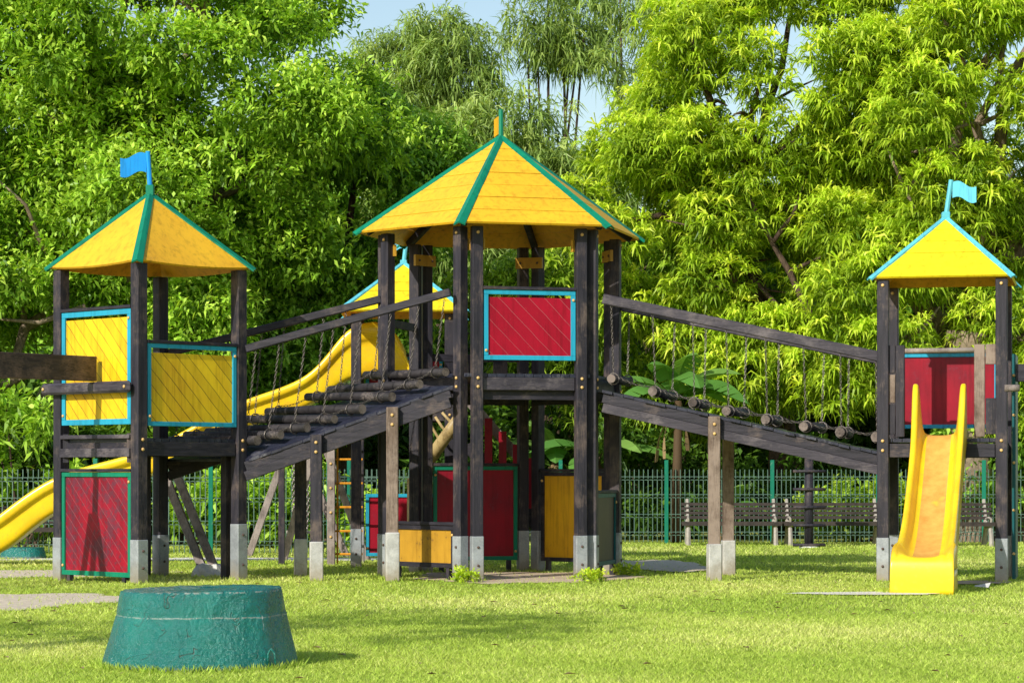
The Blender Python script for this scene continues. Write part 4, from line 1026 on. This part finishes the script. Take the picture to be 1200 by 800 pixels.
banana(650,50.2,'banana plant with brown hanging leaves low behind the six-sided tower',[(-80,.5,1.6),(60,.5,1.5),(0,.3,1.4),(-30,.8,1.7)],3,1.7,7)
banana(850,48.9,'small banana plant between the two nearest benches behind the fence',[(-15,1.0,1.1),(20,1.05,1.2),(50,.8,.9)],4,.5,1)
# big rough trunk right behind the slide
tk=thing('palm_trunk','thick rough brown trunk behind the bench and the front slide','tree trunk',(X(1135,48.4),48.4,0))
b=MB(); n=20; pts=[(X(1135,48.4)+.03*math.sin(i),48.4,-.1+i*.22) for i in range(n)]; b.tube(pts,[.42+.03*math.sin(i*2.1)+(.12 if i==0 else 0) for i in range(n)],16); b.build('trunk',M['barkL'],tk,smooth=True)
# weeds at post feet
for i,(px,D0,w_,h_,lab) in enumerate(((545,30.8,.25,.3,'green weeds growing between the two nearest posts of the six-sided tower'),(737,32.9,.3,.22,'green weeds at the right foot of the six-sided tower'),(690,30.9,.25,.14,'small weeds at the front right posts of the six-sided tower'))):
    rg2=random.Random(i); t=thing('weed_clump',lab,'weeds',(X(px,D0),D0,0))
    Ls=[(X(px,D0)+rg2.uniform(-w_/2,w_/2),D0+rg2.uniform(-.1,.1),rg2.uniform(.06,h_),.09,.09,.08) for _ in range(6)]
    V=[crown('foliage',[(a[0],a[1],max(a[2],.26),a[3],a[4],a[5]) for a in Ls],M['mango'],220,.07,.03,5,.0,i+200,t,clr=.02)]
    V[0].location.z=-.2
# off-frame tree whose shade falls across the lawn
tree('shade_tree','leafy tree standing left of the lawn and casting dappled shade on it','tree',-1080,14.0,
     [(X(-1080,14.0),14.0,6.2,2.8,2.6,1.1)],[13],(.4,.8),M['leafA'],5,.2,.08,7,.1,33,M['barkL'],.16,None,forkz=4.9,ntar=6)
# ------------------------------------------------------------------ grass
def grass():
    rg=np.random.RandomState(9); XS=[];YS=[];SC=[]
    for (d0,d1,den,sc) in((15.5,19,3300,1.0),(19,24,2100,1.15),(24,31,900,1.5),(31,40,420,2.0),(40,48,230,2.6)):
        hw=700*d1/FPX+.7; n=int(den*(d1-d0)*2*hw); x=rg.uniform(-hw,hw,n); y=rg.uniform(d0,d1,n)
        k=np.abs(x)<(660*y/FPX+.7); XS.append(x[k]);YS.append(y[k]);SC.append(np.full(k.sum(),sc))
    x=np.concatenate(XS);y=np.concatenate(YS);sc=np.concatenate(SC); keep=np.ones(len(x),bool)
    for (cx,cy,rx,ry,rad) in patches:
        dx=(x-cx)/rx;dy=(y-cy)/ry; t=np.arctan2(dy,dx); inside=np.hypot(dx,dy)<rad(t)*.97; keep&=~(inside&(rg.rand(len(x))>(.25 if ry<.5 else .07)))
    keep&=np.hypot(x-pcx,y-PD)>.66
    x=x[keep];y=y[keep];sc=sc[keep];n=len(x)
    pat=np.sin(x*1.3+np.sin(y*.8)*2)*.5+np.sin(x*.5-y*.9+1)*.5+np.sin(x*3.1+y*2.3)*.3
    h=rg.uniform(.014,.036,n)*(1+.1*pat)*sc**.35; w_=rg.uniform(.003,.006,n)*sc
    a=rg.uniform(0,2*np.pi,n); lean=rg.uniform(.3,1.8,n)*h; la=rg.uniform(0,2*np.pi,n)
    tx=[];ty=[]
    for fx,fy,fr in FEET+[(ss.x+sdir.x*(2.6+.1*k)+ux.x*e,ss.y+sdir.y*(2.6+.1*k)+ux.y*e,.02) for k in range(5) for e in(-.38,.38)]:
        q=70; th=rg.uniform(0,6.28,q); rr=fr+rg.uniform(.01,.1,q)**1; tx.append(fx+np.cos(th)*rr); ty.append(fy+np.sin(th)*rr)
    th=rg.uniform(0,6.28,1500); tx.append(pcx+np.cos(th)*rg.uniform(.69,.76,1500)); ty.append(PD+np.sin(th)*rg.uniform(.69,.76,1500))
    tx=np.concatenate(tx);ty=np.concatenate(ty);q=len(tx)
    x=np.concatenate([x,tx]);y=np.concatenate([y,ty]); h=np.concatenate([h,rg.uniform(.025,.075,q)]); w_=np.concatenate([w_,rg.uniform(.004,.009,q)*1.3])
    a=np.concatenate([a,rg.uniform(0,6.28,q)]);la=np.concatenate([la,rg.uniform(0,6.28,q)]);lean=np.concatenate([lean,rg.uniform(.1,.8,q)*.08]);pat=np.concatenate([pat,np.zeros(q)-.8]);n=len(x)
    b0=np.stack([x-np.cos(a)*w_,y-np.sin(a)*w_,np.zeros(n)],1);b1=np.stack([x+np.cos(a)*w_,y+np.sin(a)*w_,np.zeros(n)],1)
    tp=np.stack([x+np.cos(la)*lean,y+np.sin(la)*lean,h],1)
    V=np.stack([b0,b1,tp],1).reshape(-1,3)
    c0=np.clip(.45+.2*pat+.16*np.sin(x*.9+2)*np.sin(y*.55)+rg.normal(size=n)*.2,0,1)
    cols=np.stack([c0,rg.rand(n),rg.rand(n),np.ones(n)],1)
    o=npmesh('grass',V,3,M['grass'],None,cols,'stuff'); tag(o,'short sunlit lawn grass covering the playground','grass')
grass()
rg=np.random.RandomState(77); n=230; y=rg.uniform(16,47,n)**1.0; x=rg.uniform(-1,1,n)*(640*y/FPX); z=rg.uniform(.015,.04,n); a=rg.uniform(0,6.28,n); l=rg.uniform(.02,.055,n)
ca,sa=np.cos(a)*l,np.sin(a)*l
V=np.stack([np.stack([x-ca,y-sa,z],1),np.stack([x+sa*.4,y-ca*.4,z+.012],1),np.stack([x+ca,y+sa,z],1),np.stack([x-sa*.4,y+ca*.4,z+.012],1)],1).reshape(-1,3)
o=npmesh('fallen_leaves',V,4,M['dryleaf'],None,np.stack([rg.rand(n),rg.rand(n),rg.rand(n),np.ones(n)],1),'stuff'); tag(o,'small dry brown leaves scattered over the lawn','leaf litter')
# scrap of paper
b=MB(); c=Vector((X(1151,28.9),28.9,0)); b.add([c+Vector((-.1,-.05,.05)),c+Vector((.06,-.07,.04)),c+Vector((.11,.05,.09)),c+Vector((-.07,.08,.06))],[(0,1,2),(0,2,3)]); o=b.build('paper_scrap',M['white']); tag(o,'crumpled white paper scrap on the grass right of the front slide','litter')
